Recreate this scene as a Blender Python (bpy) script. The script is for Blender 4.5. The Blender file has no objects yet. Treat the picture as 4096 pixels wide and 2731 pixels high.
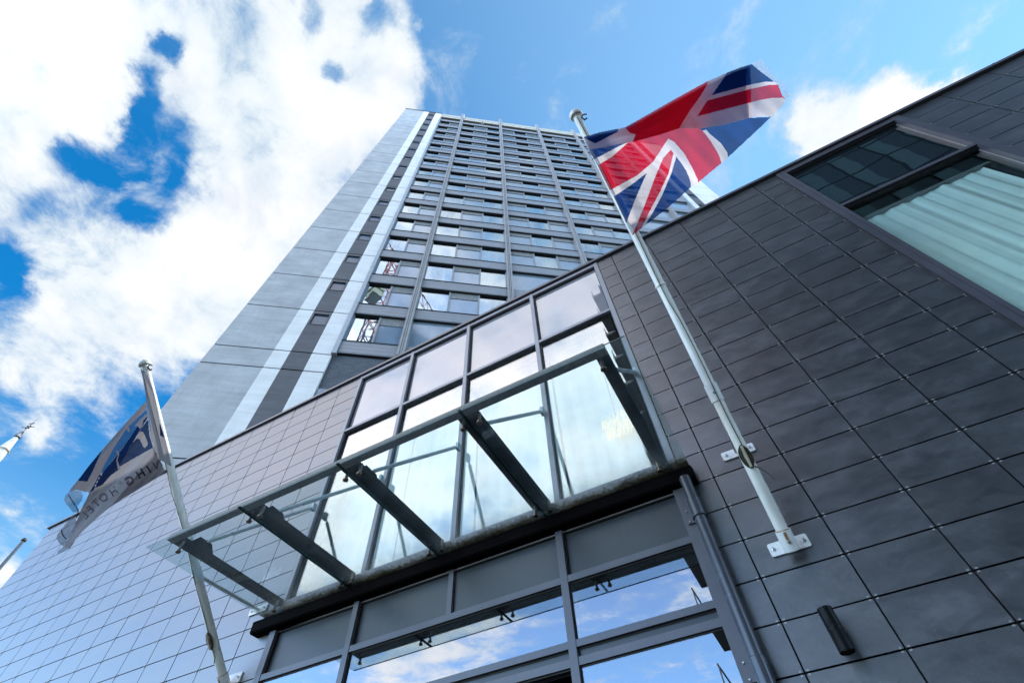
import bpy, bmesh, math, random
from math import sin, cos, pi, radians, sqrt, atan2
from mathutils import Vector, Matrix, Euler

random.seed(7)
scene = bpy.context.scene
COL = scene.collection

# ------------------------------------------------------------------ camera
CAM = Vector((0, 0, 1.6))
RIGHT = Vector((0.8787274, 0.4762852, -0.0314733))
UP = Vector((0.4090702, -0.7174596, 0.563838))
FWD = Vector((-0.2459669, 0.5083347, 0.8252855))
FOCAL = 1985.576
cam_d = bpy.data.cameras.new('camera')
cam_d.sensor_width = 36.0
cam_d.lens = 36.0 * FOCAL / 4096.0
cam_d.clip_start = 0.05
cam_d.clip_end = 5000
cam = bpy.data.objects.new('camera', cam_d)
COL.objects.link(cam)
M = Matrix(((RIGHT.x, UP.x, -FWD.x, CAM.x), (RIGHT.y, UP.y, -FWD.y, CAM.y), (RIGHT.z, UP.z, -FWD.z, CAM.z), (0, 0, 0, 1)))
cam.matrix_world = M
scene.camera = cam
scene.render.engine = 'CYCLES'
scene.cycles.use_denoising = True
scene.cycles.max_bounces = 10
scene.cycles.transparent_max_bounces = 24
scene.cycles.glossy_bounces = 5
scene.cycles.transmission_bounces = 8
scene.cycles.caustics_reflective = False
scene.cycles.caustics_refractive = False
scene.cycles.sample_clamp_indirect = 6.0
scene.view_settings.view_transform = 'Standard'
scene.view_settings.look = 'None'
scene.view_settings.exposure = 1.25
scene.view_settings.gamma = 1.0


def sight(x, y):
    """direction from the photographer's standpoint through a traced outline point"""
    return (RIGHT * ((x - 2048) / FOCAL) - UP * ((y - 1365.5) / FOCAL) + FWD).normalized()


# ------------------------------------------------------------------ helpers
class MB:
    """collects shapes and links them as ONE mesh object"""

    def __init__(self):
        self.v = []
        self.f = []
        self.m = []
        self.tone = []

    def add(self, verts, faces, mi=0, tone=0.5):
        o = len(self.v)
        self.v += [tuple(p) for p in verts]
        for f in faces:
            self.f.append([i + o for i in f])
            self.m.append(mi)
            self.tone.append(tone)
        return self

    def box(self, x0, x1, y0, y1, z0, z1, mi=0, tone=0.5):
        v = [(x0, y0, z0), (x1, y0, z0), (x1, y1, z0), (x0, y1, z0), (x0, y0, z1), (x1, y0, z1), (x1, y1, z1), (x0, y1, z1)]
        return self.add(v, [(0, 3, 2, 1), (4, 5, 6, 7), (0, 1, 5, 4), (1, 2, 6, 5), (2, 3, 7, 6), (3, 0, 4, 7)], mi, tone)

    def quad(self, a, b, c, d, mi=0, tone=0.5):
        return self.add([a, b, c, d], [(0, 1, 2, 3)], mi, tone)

    def tube(self, p0, p1, r0, r1=None, n=12, mi=0, cap=True):
        p0 = Vector(p0); p1 = Vector(p1)
        r1 = r0 if r1 is None else r1
        d = (p1 - p0).normalized()
        a = d.orthogonal().normalized(); b = d.cross(a)
        vs = []
        for p, r in ((p0, r0), (p1, r1)):
            for k in range(n):
                t = 2 * pi * k / n
                vs.append(p + a * (r * cos(t)) + b * (r * sin(t)))
        fs = [(k, (k + 1) % n, n + (k + 1) % n, n + k) for k in range(n)]
        if cap:
            fs.append(tuple(range(n - 1, -1, -1))); fs.append(tuple(range(n, 2 * n)))
        return self.add(vs, fs, mi)

    def path(self, pts, r, n=8, mi=0):
        for a, b in zip(pts[:-1], pts[1:]):
            self.tube(a, b, r, r, n, mi)
        return self

    def lathe(self, base, axis, prof, n=20, mi=0):
        """prof: (radius, height along axis)"""
        base = Vector(base); d = Vector(axis).normalized()
        a = d.orthogonal().normalized(); b = d.cross(a)
        vs = []
        for r, h in prof:
            for k in range(n):
                t = 2 * pi * k / n
                vs.append(base + d * h + a * (r * cos(t)) + b * (r * sin(t)))
        fs = []
        for j in range(len(prof) - 1):
            for k in range(n):
                fs.append((j * n + k, j * n + (k + 1) % n, (j + 1) * n + (k + 1) % n, (j + 1) * n + k))
        return self.add(vs, fs, mi)

    def obb(self, c, ax, ay, az, hx, hy, hz, mi=0):
        """box round c with half sizes along the given axes"""
        c = Vector(c)
        vs = []
        for sz in (-1, 1):
            for sx, sy in ((-1, -1), (1, -1), (1, 1), (-1, 1)):
                vs.append(c + Vector(ax) * (sx * hx) + Vector(ay) * (sy * hy) + Vector(az) * (sz * hz))
        return self.add(vs, [(0, 3, 2, 1), (4, 5, 6, 7), (0, 1, 5, 4), (1, 2, 6, 5), (2, 3, 7, 6), (3, 0, 4, 7)], mi)

    def plate(self, c, ax, ay, az, hx, hy, hz, rad, mi=0, seg=5):
        """rounded rectangle plate, thickness along az"""
        c = Vector(c); ax = Vector(ax); ay = Vector(ay); az = Vector(az)
        ring = []
        for (sx, sy, t0) in ((1, 1, 0), (-1, 1, pi / 2), (-1, -1, pi), (1, -1, 1.5 * pi)):
            for k in range(seg + 1):
                t = t0 + (pi / 2) * k / seg
                ring.append((sx * (hx - rad) + rad * cos(t), sy * (hy - rad) + rad * sin(t)))
        n = len(ring)
        vs = [c + ax * x + ay * y - az * hz for x, y in ring] + [c + ax * x + ay * y + az * hz for x, y in ring]
        fs = [(k, (k + 1) % n, n + (k + 1) % n, n + k) for k in range(n)]
        fs += [tuple(range(n - 1, -1, -1)), tuple(range(n, 2 * n))]
        return self.add(vs, fs, mi)

    def build(self, name, mats, parent=None, smooth=False, bevel=0.0, tone=False):
        me = bpy.data.meshes.new(name)
        me.from_pydata(self.v, [], self.f)
        if not isinstance(mats, (list, tuple)):
            mats = [mats]
        for m in mats:
            me.materials.append(m)
        me.polygons.foreach_set('material_index', self.m)
        if tone:
            at = me.attributes.new('tone', 'FLOAT', 'FACE')
            at.data.foreach_set('value', self.tone)
        if smooth:
            me.polygons.foreach_set('use_smooth', [True] * len(self.f))
        me.validate()
        bm = bmesh.new(); bm.from_mesh(me)
        bmesh.ops.recalc_face_normals(bm, faces=bm.faces)
        bm.to_mesh(me); bm.free()
        me.update()
        o = bpy.data.objects.new(name, me)
        COL.objects.link(o)
        if parent is not None:
            o.parent = parent
        if bevel > 0:
            b = o.modifiers.new('bevel', 'BEVEL'); b.width = bevel; b.segments = 2; b.limit_method = 'ANGLE'
        if smooth:
            try:
                me.set_sharp_from_angle(angle=radians(40))
            except Exception:
                pass
        return o


def tag(o, label=None, cat=None, group=None, kind=None):
    for k, v in (('label', label), ('category', cat), ('group', group), ('kind', kind)):
        if v:
            o[k] = v
    return o


def thing(name, label, cat, loc=(0, 0, 0), group=None, rotz=0.0):
    o = bpy.data.objects.new(name, None)
    COL.objects.link(o)
    o.location = loc
    o.rotation_euler = (0, 0, rotz)
    o.empty_display_size = 0.2
    return tag(o, label, cat, group)


def inst(src, name, parent, loc):
    c = src.copy()
    c.name = name
    COL.objects.link(c)
    c.parent = parent
    c.location = loc
    return c


# ------------------------------------------------------------------ materials
class NT:
    def __init__(self, nt):
        self.nt = nt

    def n(self, typ, **kw):
        x = self.nt.nodes.new(typ)
        for k, v in kw.items():
            if k.startswith('i_'):
                key = k[2:]
                key = int(key) if key.isdigit() else key
                x.inputs[key].default_value = v
            else:
                setattr(x, k, v)
        return x

    def l(self, a, b):
        self.nt.links.new(a, b)

    def math(self, op, a, b=None, clamp=False):
        x = self.nt.nodes.new('ShaderNodeMath'); x.operation = op; x.use_clamp = clamp
        for i, s in enumerate((a, b)):
            if s is None:
                continue
            if hasattr(s, 'links'):
                self.l(s, x.inputs[i])
            else:
                x.inputs[i].default_value = s
        return x.outputs[0]

    def ramp(self, fac, stops):
        x = self.nt.nodes.new('ShaderNodeValToRGB')
        el = x.color_ramp.elements
        while len(el) > 1:
            el.remove(el[-1])
        for i, (p, c) in enumerate(stops):
            e = el[0] if i == 0 else el.new(p)
            e.position = p
            e.color = (c[0], c[1], c[2], 1) if len(c) == 3 else c
        self.l(fac, x.inputs[0])
        return x.outputs[0]

    def mixc(self, fac, a, b, mode='MIX'):
        x = self.nt.nodes.new('ShaderNodeMix'); x.data_type = 'RGBA'; x.blend_type = mode
        for s, i in ((fac, 0), (a, 6), (b, 7)):
            if hasattr(s, 'links'):
                self.l(s, x.inputs[i])
            elif i == 0:
                x.inputs[i].default_value = s
            else:
                x.inputs[i].default_value = (s[0], s[1], s[2], 1)
        return x.outputs[2]

    def noise(self, vec, scale, detail=4, rough=0.55, dist=0.0, dim='3D'):
        x = self.n('ShaderNodeTexNoise', noise_dimensions=dim)
        x.inputs['Scale'].default_value = scale
        x.inputs['Detail'].default_value = detail
        x.inputs['Roughness'].default_value = rough
        x.inputs['Distortion'].default_value = dist
        if vec is not None:
            self.l(vec, x.inputs['Vector'])
        return x.outputs[0]


def newmat(name):
    m = bpy.data.materials.new(name)
    m.use_nodes = True
    m.node_tree.nodes.clear()
    T = NT(m.node_tree)
    out = T.n('ShaderNodeOutputMaterial')
    return m, T, out


def pbr(name, color, rough=0.5, metal=0.0, ior=1.5, var=0.12, scale=3.0, bump=0.0, bscale=60.0, dirt=0.0, coat=0.0, courses=0.0):
    """painted or plain surface with soft large-scale variation, fine grain and streaky dirt"""
    m, T, out = newmat(name)
    p = T.n('ShaderNodeBsdfPrincipled')
    geo = T.n('ShaderNodeNewGeometry')
    n1 = T.noise(geo.outputs['Position'], scale, 6, 0.6)
    c0 = tuple(max(0, c * (1 - var)) for c in color); c1 = tuple(min(1, c * (1 + var)) for c in color)
    col = T.ramp(n1, [(0.3, c0), (0.7, c1)])
    if dirt > 0:
        mp = T.n('ShaderNodeMapping'); mp.inputs['Scale'].default_value = (9, 9, 0.9)
        T.l(geo.outputs['Position'], mp.inputs['Vector'])
        n2 = T.noise(mp.outputs[0], 1.6, 8, 0.65)
        f = T.ramp(n2, [(0.52, (0, 0, 0)), (0.75, (dirt, dirt, dirt))])
        col = T.mixc(f, col, tuple(c * 0.45 for c in color))
    if courses > 0:
        # uneven repainted bands left by the formwork lifts
        mp = T.n('ShaderNodeMapping'); mp.inputs['Scale'].default_value = (0.35, 0.35, 2.6)
        T.l(geo.outputs['Position'], mp.inputs['Vector'])
        n3 = T.noise(mp.outputs[0], 1.4, 10, 0.72, 0.4)
        a_ = 1 - courses; b_ = 1 + courses
        col = T.mixc(1.0, col, T.ramp(n3, [(0.36, (a_, a_, a_)), (0.50, (1, 1, 1)), (0.64, (b_, b_, b_))]), 'MULTIPLY')
    T.l(col, p.inputs['Base Color'])
    p.inputs['Metallic'].default_value = metal
    p.inputs['IOR'].default_value = ior
    p.inputs['Coat Weight'].default_value = coat
    r = T.ramp(T.noise(geo.outputs['Position'], scale * 4, 4, 0.6), [(0.3, (rough * 0.85,) * 3), (0.7, (min(1, rough * 1.15),) * 3)])
    T.l(r, p.inputs['Roughness'])
    if bump > 0:
        b = T.n('ShaderNodeBump'); b.inputs['Strength'].default_value = bump; b.inputs['Distance'].default_value = 0.01
        T.l(T.noise(geo.outputs['Position'], bscale, 5, 0.6), b.inputs['Height'])
        T.l(b.outputs[0], p.inputs['Normal'])
    T.l(p.outputs[0], out.inputs[0])
    return m


def glass(name, tint, r0=0.12, wav=0.0, wscale=1.2, dust=0.0, dustcol=(0.8, 0.85, 0.85), moss=None, power=4.0):
    """thin pane: mirror reflection rising towards grazing angles, the rest lets light through"""
    m, T, out = newmat(name)
    geo = T.n('ShaderNodeNewGeometry')
    gl = T.n('ShaderNodeBsdfGlossy'); gl.inputs['Roughness'].default_value = 0.0
    gl.inputs['Color'].default_value = (0.93, 0.97, 1.0, 1)
    lw = T.n('ShaderNodeLayerWeight'); lw.inputs['Blend'].default_value = 0.5
    fac = T.math('ADD', T.math('MULTIPLY', T.math('POWER', lw.outputs['Facing'], power), 1 - r0), r0, True)
    if wav > 0:
        b = T.n('ShaderNodeBump'); b.inputs['Strength'].default_value = wav; b.inputs['Distance'].default_value = 0.02
        T.l(T.noise(geo.outputs['Position'], wscale, 2, 0.4), b.inputs['Height'])
        T.l(b.outputs[0], gl.inputs['Normal'])
    tr = T.n('ShaderNodeBsdfTransparent'); tr.inputs[0].default_value = (*tint, 1)
    base = tr.outputs[0]
    if dust > 0:
        df = T.n('ShaderNodeBsdfDiffuse'); tl = T.n('ShaderNodeBsdfTranslucent')
        ad = T.n('ShaderNodeMixShader'); ad.inputs[0].default_value = 0.6
        sp = T.noise(geo.outputs['Position'], 90, 3, 0.6)
        cl = T.noise(geo.outputs['Position'], 2.2, 6, 0.65)
        spf = T.ramp(sp, [(0.62, (0, 0, 0)), (0.72, (0.35,) * 3)])
        f = T.math('ADD', T.math('MULTIPLY', cl, dust * 2), T.math('MULTIPLY', spf, 0.35), True)
        dcol = None
        if moss is not None:
            sx = T.n('ShaderNodeSeparateXYZ'); T.l(geo.outputs['Position'], sx.inputs[0])
            band = T.n('ShaderNodeMapRange', interpolation_type='SMOOTHSTEP')
            band.inputs[1].default_value = moss[0]; band.inputs[2].default_value = moss[1]
            T.l(sx.outputs[1], band.inputs[0])
            mn = T.noise(geo.outputs['Position'], 28, 8, 0.75)
            big = T.noise(geo.outputs['Position'], 1.3, 3, 0.5)
            mf = T.math('MULTIPLY', band.outputs[0], T.math('ADD', mn, T.math('MULTIPLY', big, 0.55)))
            mk = T.ramp(mf, [(0.56, (0, 0, 0)), (0.78, (1, 1, 1))])
            soft = T.math('MULTIPLY', band.outputs[0], 0.28)
            f = T.math('ADD', T.math('ADD', f, soft), T.math('MULTIPLY', mk, 0.6), True)
            dcol = T.mixc(mk, T.mixc(band.outputs[0], dustcol, (0.42, 0.43, 0.38)), (0.12, 0.11, 0.06))
        for s in (df, tl):
            if dcol is not None:
                T.l(dcol, s.inputs[0])
            else:
                s.inputs[0].default_value = (*dustcol, 1)
        T.l(df.outputs[0], ad.inputs[1]); T.l(tl.outputs[0], ad.inputs[2])
        mx = T.n('ShaderNodeMixShader'); T.l(f, mx.inputs[0]); T.l(base, mx.inputs[1]); T.l(ad.outputs[0], mx.inputs[2])
        base = mx.outputs[0]
    mix = T.n('ShaderNodeMixShader')
    T.l(fac, mix.inputs[0]); T.l(base, mix.inputs[1]); T.l(gl.outputs[0], mix.inputs[2])
    T.l(mix.outputs[0], out.inputs[0])
    return m


def glazed_panel(name, color, r0=0.2, rough=0.02, wav=0.0, wscale=1.2, power=3.0):
    """opaque coated glass panel: coloured back seen through a reflecting face"""
    m, T, out = newmat(name)
    geo = T.n('ShaderNodeNewGeometry')
    df = T.n('ShaderNodeBsdfDiffuse')
    nn = T.noise(geo.outputs['Position'], 1.7, 4, 0.5)
    T.l(T.ramp(nn, [(0.3, tuple(c * 0.92 for c in color)), (0.7, tuple(min(1, c * 1.08) for c in color))]), df.inputs[0])
    gl = T.n('ShaderNodeBsdfGlossy'); gl.inputs['Roughness'].default_value = rough
    gl.inputs['Color'].default_value = (0.95, 0.97, 1, 1)
    if wav > 0:
        b = T.n('ShaderNodeBump'); b.inputs['Strength'].default_value = wav; b.inputs['Distance'].default_value = 0.02
        T.l(T.noise(geo.outputs['Position'], wscale, 2, 0.4), b.inputs['Height'])
        T.l(b.outputs[0], gl.inputs['Normal'])
    lw = T.n('ShaderNodeLayerWeight'); lw.inputs['Blend'].default_value = 0.5
    fac = T.math('ADD', T.math('MULTIPLY', T.math('POWER', lw.outputs['Facing'], power), 1 - r0), r0, True)
    mix = T.n('ShaderNodeMixShader')
    T.l(fac, mix.inputs[0]); T.l(df.outputs[0], mix.inputs[1]); T.l(gl.outputs[0], mix.inputs[2])
    T.l(mix.outputs[0], out.inputs[0])
    return m


def cloth(name, color, seethrough=0.25, through=0.9):
    m, T, out = newmat(name)
    geo = T.n('ShaderNodeNewGeometry')
    nn = T.noise(geo.outputs['Position'], 220, 2, 0.6)
    col = T.ramp(nn, [(0.3, tuple(c * 0.82 for c in color)), (0.7, tuple(min(1, c * 1.12) for c in color))])
    df = T.n('ShaderNodeBsdfDiffuse'); tl = T.n('ShaderNodeBsdfTranslucent')
    T.l(col, df.inputs[0]); T.l(col, tl.inputs[0])
    mx = T.n('ShaderNodeMixShader'); mx.inputs[0].default_value = through
    T.l(df.outputs[0], mx.inputs[1]); T.l(tl.outputs[0], mx.inputs[2])
    tr = T.n('ShaderNodeBsdfTransparent')
    tr.inputs[0].default_value = tuple(min(1, 0.62 + 0.38 * c) for c in color) + (1,)
    m2 = T.n('ShaderNodeMixShader')
    f = T.ramp(T.noise(geo.outputs['Position'], 160, 2, 0.6), [(0.25, (seethrough * 0.7,) * 3), (0.75, (seethrough * 1.3,) * 3)])
    T.l(f, m2.inputs[0]); T.l(mx.outputs[0], m2.inputs[1]); T.l(tr.outputs[0], m2.inputs[2])
    T.l(m2.outputs[0], out.inputs[0])
    return m


def slate_mat():
    m, T, out = newmat('slate_cladding')
    p = T.n('ShaderNodeBsdfPrincipled')
    geo = T.n('ShaderNodeNewGeometry')
    at = T.n('ShaderNodeAttribute', attribute_name='tone')
    off = T.n('ShaderNodeVectorMath', operation='ADD')
    sc = T.n('ShaderNodeVectorMath', operation='SCALE'); sc.inputs['Scale'].default_value = 37.0
    cx = T.n('ShaderNodeCombineXYZ'); T.l(at.outputs['Fac'], cx.inputs[0]); T.l(at.outputs['Fac'], cx.inputs[2])
    T.l(cx.outputs[0], sc.inputs[0]); T.l(geo.outputs['Position'], off.inputs[0]); T.l(sc.outputs[0], off.inputs[1])
    mp = T.n('ShaderNodeMapping'); mp.inputs['Rotation'].default_value = (0, 0.5, 0); mp.inputs['Scale'].default_value = (1.2, 1, 2.4)
    T.l(off.outputs[0], mp.inputs['Vector'])
    cloudy = T.noise(mp.outputs[0], 2.6, 10, 0.70, 0.3)
    c = T.ramp(cloudy, [(0.3, (0.009, 0.010, 0.013)), (0.52, (0.018, 0.019, 0.023)), (0.74, (0.040, 0.041, 0.047))])
    grain = T.noise(geo.outputs['Position'], 24, 9, 0.82)
    c = T.mixc(0.55, c, T.ramp(grain, [(0.36, (0.12, 0.12, 0.13)), (0.64, (1.05, 1.05, 1.10))]), 'MULTIPLY')
    c = T.mixc(1.0, c, (1.55, 1.55, 1.55), 'MULTIPLY')
    # pale lichen specks and scratches
    sp = T.n('ShaderNodeTexVoronoi'); sp.inputs['Scale'].default_value = 34; T.l(geo.outputs['Position'], sp.inputs['Vector'])
    msk = T.math('MULTIPLY', T.math('LESS_THAN', sp.outputs[0], 0.075), T.math('GREATER_THAN', T.noise(geo.outputs['Position'], 1.6, 3), 0.53))
    c = T.mixc(T.math('MULTIPLY', msk, 0.4), c, (0.42, 0.42, 0.42))
    tone = T.n('ShaderNodeMapRange'); tone.inputs[3].default_value = 0.68; tone.inputs[4].default_value = 1.12
    T.l(at.outputs['Fac'], tone.inputs[0])
    mul = T.n('ShaderNodeVectorMath', operation='SCALE'); T.l(c, mul.inputs[0]); T.l(tone.outputs[0], mul.inputs['Scale'])
    T.l(mul.outputs[0], p.inputs['Base Color'])
    rg = T.ramp(cloudy, [(0.3, (0.34,) * 3), (0.7, (0.46,) * 3)])
    T.l(rg, p.inputs['Roughness'])
    p.inputs['IOR'].default_value = 2.5
    p.inputs['Specular Tint'].default_value = (0.98, 0.97, 1.0, 1)
    T.l(T.ramp(cloudy, [(0.30, (0.46,) * 3), (0.70, (0.52,) * 3)]), p.inputs['Specular IOR Level'])
    b = T.n('ShaderNodeBump'); b.inputs['Strength'].default_value = 0.35; b.inputs['Distance'].default_value = 0.004
    T.l(grain, b.inputs['Height']); T.l(b.outputs[0], p.inputs['Normal'])
    T.l(p.outputs[0], out.inputs[0])
    return m


MT = {}
MT['slate'] = slate_mat()
MT['gap'] = pbr('joint_shadow_backing', (0.012, 0.012, 0.015), 0.8)
MT['clip'] = pbr('panel_clip_metal', (0.42, 0.42, 0.41), 0.4, 0.5)
MT['frame'] = pbr('purple_grey_aluminium', (0.095, 0.092, 0.115), 0.36, 0.0, 1.6, dirt=0.25)
MT['frame_lit'] = pbr('lit_lilac_aluminium', (0.33, 0.315, 0.35), 0.4, 0.0, 1.5, dirt=0.15)  # frame metal lightened to stand in for brighter light on the curtain wall
MT['dark_frame'] = pbr('dark_aluminium', (0.070, 0.070, 0.088), 0.36, 0.0, 1.5, dirt=0.15)
MT['flash'] = pbr('pale_flashing', (0.30, 0.28, 0.29), 0.35, 0.3)
MT['gasket'] = pbr('black_gasket', (0.008, 0.008, 0.010), 0.5)
MT['fascia'] = pbr('grey_fascia_panel', (0.034, 0.038, 0.046), 0.38, 0.0, 1.6, dirt=0.3)
MT['gutter'] = pbr('black_gutter_metal', (0.005, 0.004, 0.005), 0.7, 0.0, 1.1, dirt=0.3)
MT['steel'] = pbr('dark_painted_steel', (0.005, 0.010, 0.012), 0.65, 0.0, 1.1, var=0.4, scale=30)
MT['steel_lit'] = pbr('lit_edge_beam_steel', (0.17, 0.19, 0.20), 0.5, 0.0, 1.3, var=0.25, scale=20)  # beam steel lightened to stand in for sky light on its front face
MT['rod'] = pbr('grey_painted_tie_rod', (0.42, 0.47, 0.50), 0.4)
MT['bolt'] = pbr('bronze_steel_bolt', (0.30, 0.25, 0.20), 0.28, 0.85)
MT['inox'] = pbr('stainless_bolt', (0.55, 0.55, 0.55), 0.3, 0.9)
MT['white'] = pbr('white_powder_coat', (0.88, 0.86, 0.83), 0.38, dirt=0.25)
MT['plate'] = pbr('white_bracket_plate', (0.84, 0.84, 0.85), 0.4, dirt=0.06)
MT['rust'] = pbr('rust_stain', (0.30, 0.17, 0.08), 0.7, var=0.4, scale=40)
MT['rope'] = pbr('weathered_rope', (0.06, 0.055, 0.035), 0.85, var=0.5, scale=90)
MT['cleat'] = pbr('pale_cleat', (0.55, 0.46, 0.36), 0.5)
MT['black'] = pbr('black_lamp_paint', (0.004, 0.005, 0.007), 0.45, 0.0, 1.25)
MT['lens'] = pbr('lamp_lens', (0.10, 0.08, 0.06), 0.1)
MT['pipe'] = pbr('dark_blue_grey_pipe', (0.060, 0.066, 0.085), 0.25, 0.0, 1.6)
MT['render_grey'] = pbr('grey_painted_render', (0.47, 0.48, 0.505), 0.75, var=0.15, scale=0.9, bump=0.4, bscale=14, dirt=0.30, courses=0.12)
MT['render_white'] = pbr('white_painted_render', (0.86, 0.845, 0.85), 0.75, var=0.06, scale=0.8, bump=0.35, bscale=14, dirt=0.20, courses=0.07)
MT['render_dark'] = pbr('dark_painted_render', (0.115, 0.117, 0.133), 0.7, var=0.10, scale=0.9, bump=0.3, bscale=18, courses=0.15)
MT['recess'] = pbr('dark_joint', (0.05, 0.055, 0.06), 0.8)
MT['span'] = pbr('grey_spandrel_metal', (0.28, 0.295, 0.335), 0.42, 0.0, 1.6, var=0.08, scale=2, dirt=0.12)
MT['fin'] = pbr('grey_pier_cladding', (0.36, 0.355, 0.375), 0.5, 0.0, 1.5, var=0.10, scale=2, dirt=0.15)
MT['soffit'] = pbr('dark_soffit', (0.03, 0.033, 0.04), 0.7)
MT['tframe'] = pbr('tower_window_frame', (0.28, 0.31, 0.36), 0.4)
MT['dframe'] = pbr('dark_window_frame', (0.055, 0.06, 0.075), 0.4)
MT['conc'] = pbr('weathered_concrete', (0.50, 0.47, 0.42), 0.85, var=0.2, scale=3, bump=0.4, bscale=25, dirt=0.4)
MT['jamb'] = pbr('blue_grey_metal_jamb', (0.34, 0.39, 0.46), 0.35, 0.2)
MT['room'] = pbr('interior_plaster', (0.5, 0.5, 0.48), 0.9)
MT['dark'] = pbr('dark_interior', (0.02, 0.02, 0.022), 0.9)
MT['curtain'] = pbr('white_curtain', (0.86, 0.87, 0.85), 0.9, var=0.05, scale=6)
MT['wall'] = pbr('backing_wall', (0.06, 0.06, 0.065), 0.9)
MT['glass'] = glass('curtain_wall_glass', (0.97, 0.99, 0.99), 0.14, 0.05, 0.7, power=3.2)
MT['bigglass'] = glass('stair_window_glass', (0.90, 0.985, 0.975), 0.08, 0.10, 0.9, power=4)
MT['doorglass'] = glass('entrance_glass', (0.35, 0.45, 0.50), 0.21, 0.03, 0.6, power=3.0)
MT['towerglass'] = glass('tower_window_glass', (0.62, 0.80, 0.86), 0.26, 0.05, 1.6, power=2.4)
MT['lintel'] = pbr('grey_window_head', (0.24, 0.25, 0.26), 0.7, var=0.25, scale=8)
MT['towerpanel'] = glazed_panel('tower_blue_grey_panel', (0.23, 0.31, 0.41), 0.10, 0.08, 0.05, 1.6, power=3.0)
MT['spglass'] = glazed_panel('lilac_spandrel_glass', (0.30, 0.28, 0.31), 0.13, 0.015, 0.04, 0.7, power=3.5)
MT['spdark'] = glazed_panel('dark_spandrel_glass', (0.012, 0.020, 0.026), 0.20, 0.01, 0.16, 0.9, power=3.0)
MT['canopy'] = glass('dusty_canopy_glass', (0.88, 0.95, 0.95), 0.03, 0.0, dust=0.045, dustcol=(0.80, 0.84, 0.85), moss=(3.55, 4.0), power=4.5)
MT['edge'] = pbr('green_glass_edge', (0.02, 0.07, 0.06), 0.2)


def brick_mat():
    m, T, out = newmat('dark_brick')
    p = T.n('ShaderNodeBsdfPrincipled'); p.inputs['Roughness'].default_value = 0.75
    tc = T.n('ShaderNodeTexCoord')
    sx = T.n('ShaderNodeSeparateXYZ'); T.l(tc.outputs['Object'], sx.inputs[0])
    cx = T.n('ShaderNodeCombineXYZ'); T.l(sx.outputs[0], cx.inputs[0]); T.l(sx.outputs[2], cx.inputs[1])
    br = T.n('ShaderNodeTexBrick')
    br.inputs['Scale'].default_value = 1.0; br.inputs['Brick Width'].default_value = 0.23; br.inputs['Row Height'].default_value = 0.078
    br.inputs['Mortar Size'].default_value = 0.008
    br.inputs['Color1'].default_value = (0.10, 0.115, 0.145, 1); br.inputs['Color2'].default_value = (0.15, 0.165, 0.20, 1)
    br.inputs['Mortar'].default_value = (0.03, 0.033, 0.04, 1)
    T.l(cx.outputs[0], br.inputs['Vector'])
    T.l(br.outputs[0], p.inputs['Base Color'])
    b = T.n('ShaderNodeBump'); b.inputs['Strength'].default_value = 0.6; b.inputs['Distance'].default_value = 0.01; b.invert = True
    T.l(br.outputs[1], b.inputs['Height']); T.l(b.outputs[0], p.inputs['Normal'])
    T.l(p.outputs[0], out.inputs[0])
    return m


MT['brick'] = brick_mat()
MT['narrow'] = glazed_panel('narrow_window_glass', (0.06, 0.10, 0.16), 0.03, 0.02, 0.05, 1.6, power=5)

# ------------------------------------------------------------------ ground and road
g = MB(); g.quad((-400, -400, 0), (400, -400, 0), (400, 400, 0), (-400, 400, 0))
tag(g.build('ground', pbr('pale_paving', (0.09, 0.088, 0.085), 0.8, var=0.2, scale=0.5)), kind='structure')
g = MB(); g.box(-200, 200, -13, -5, 0.004, 0.008)
tag(g.build('road', pbr('asphalt', (0.05, 0.05, 0.052), 0.85, var=0.3, scale=2)), kind='structure')

# ------------------------------------------------------------------ low hotel wing
WY = 4.0                    # face of the cladding
pod = thing('hotel_wing', 'low hotel wing clad in slate tiles with glazed entrance bay, in front of the tower', 'building', (0, WY, 0))


def P(mb, name, mats, parent=pod, **kw):
    o = mb.build(name, mats, None, **kw)
    o.parent = parent
    q = parent
    off = Vector((0, 0, 0))
    while q is not None:
        off += Vector(q.location); q = q.parent
    o.data.transform(Matrix.Translation(-off))
    return o


XL, XR = -14.5, 9.5         # ends of the wing
CW0, CW1 = -5.22, -0.275    # entrance bay
SW0, SW1 = 2.74, 4.50       # tall strip window
TOP = 9.25
w = MB()
for a, b in ((XL + 0.01, CW0), (CW1 + 0.02, SW0 + 0.02), (SW1 - 0.02, XR)):
    w.box(a, b, WY + 0.05, WY + 0.30, 0, TOP)
w.box(CW0, CW1 + 0.02, WY + 0.12, WY + 0.30, TOP - 0.14, TOP)
w.box(SW0 + 0.02, SW1 - 0.02, WY + 0.12, WY + 0.30, TOP - 0.12, TOP)
w.box(SW0 + 0.02, SW1 - 0.02, WY + 0.06, WY + 0.30, 0, 3.2)
P(w, 'wall', MT['wall'])
# rooms behind the glass
r = MB()
r.box(-5.6, 6.0, 8.0, 8.2, 0, 9.0, 0)
r.box(-5.8, -5.6, 4.31, 8.2, 0, 9.0, 0)
r.box(6.0, 6.2, 4.31, 8.2, 0, 9.0, 0)
r.box(-5.6, 6.0, 4.31, 8.0, 8.7, 9.0, 0)
r.box(-5.6, 6.0, 4.25, 8.0, 4.50, 4.72, 0)
P(r, 'inner_room', MT['room'])
r = MB()
r.box(-5.55, 2.6, 6.5, 6.6, 0.01, 4.48)
r.box(-5.55, 2.6, 4.32, 6.5, 0.01, 0.05)
r.box(-5.55, 2.6, 4.32, 6.5, 4.40, 4.48)
P(r, 'lobby_lining', MT['dark'])

# slate cladding: real tiles with open joints and metal clips
GAP = 0.006


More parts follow.
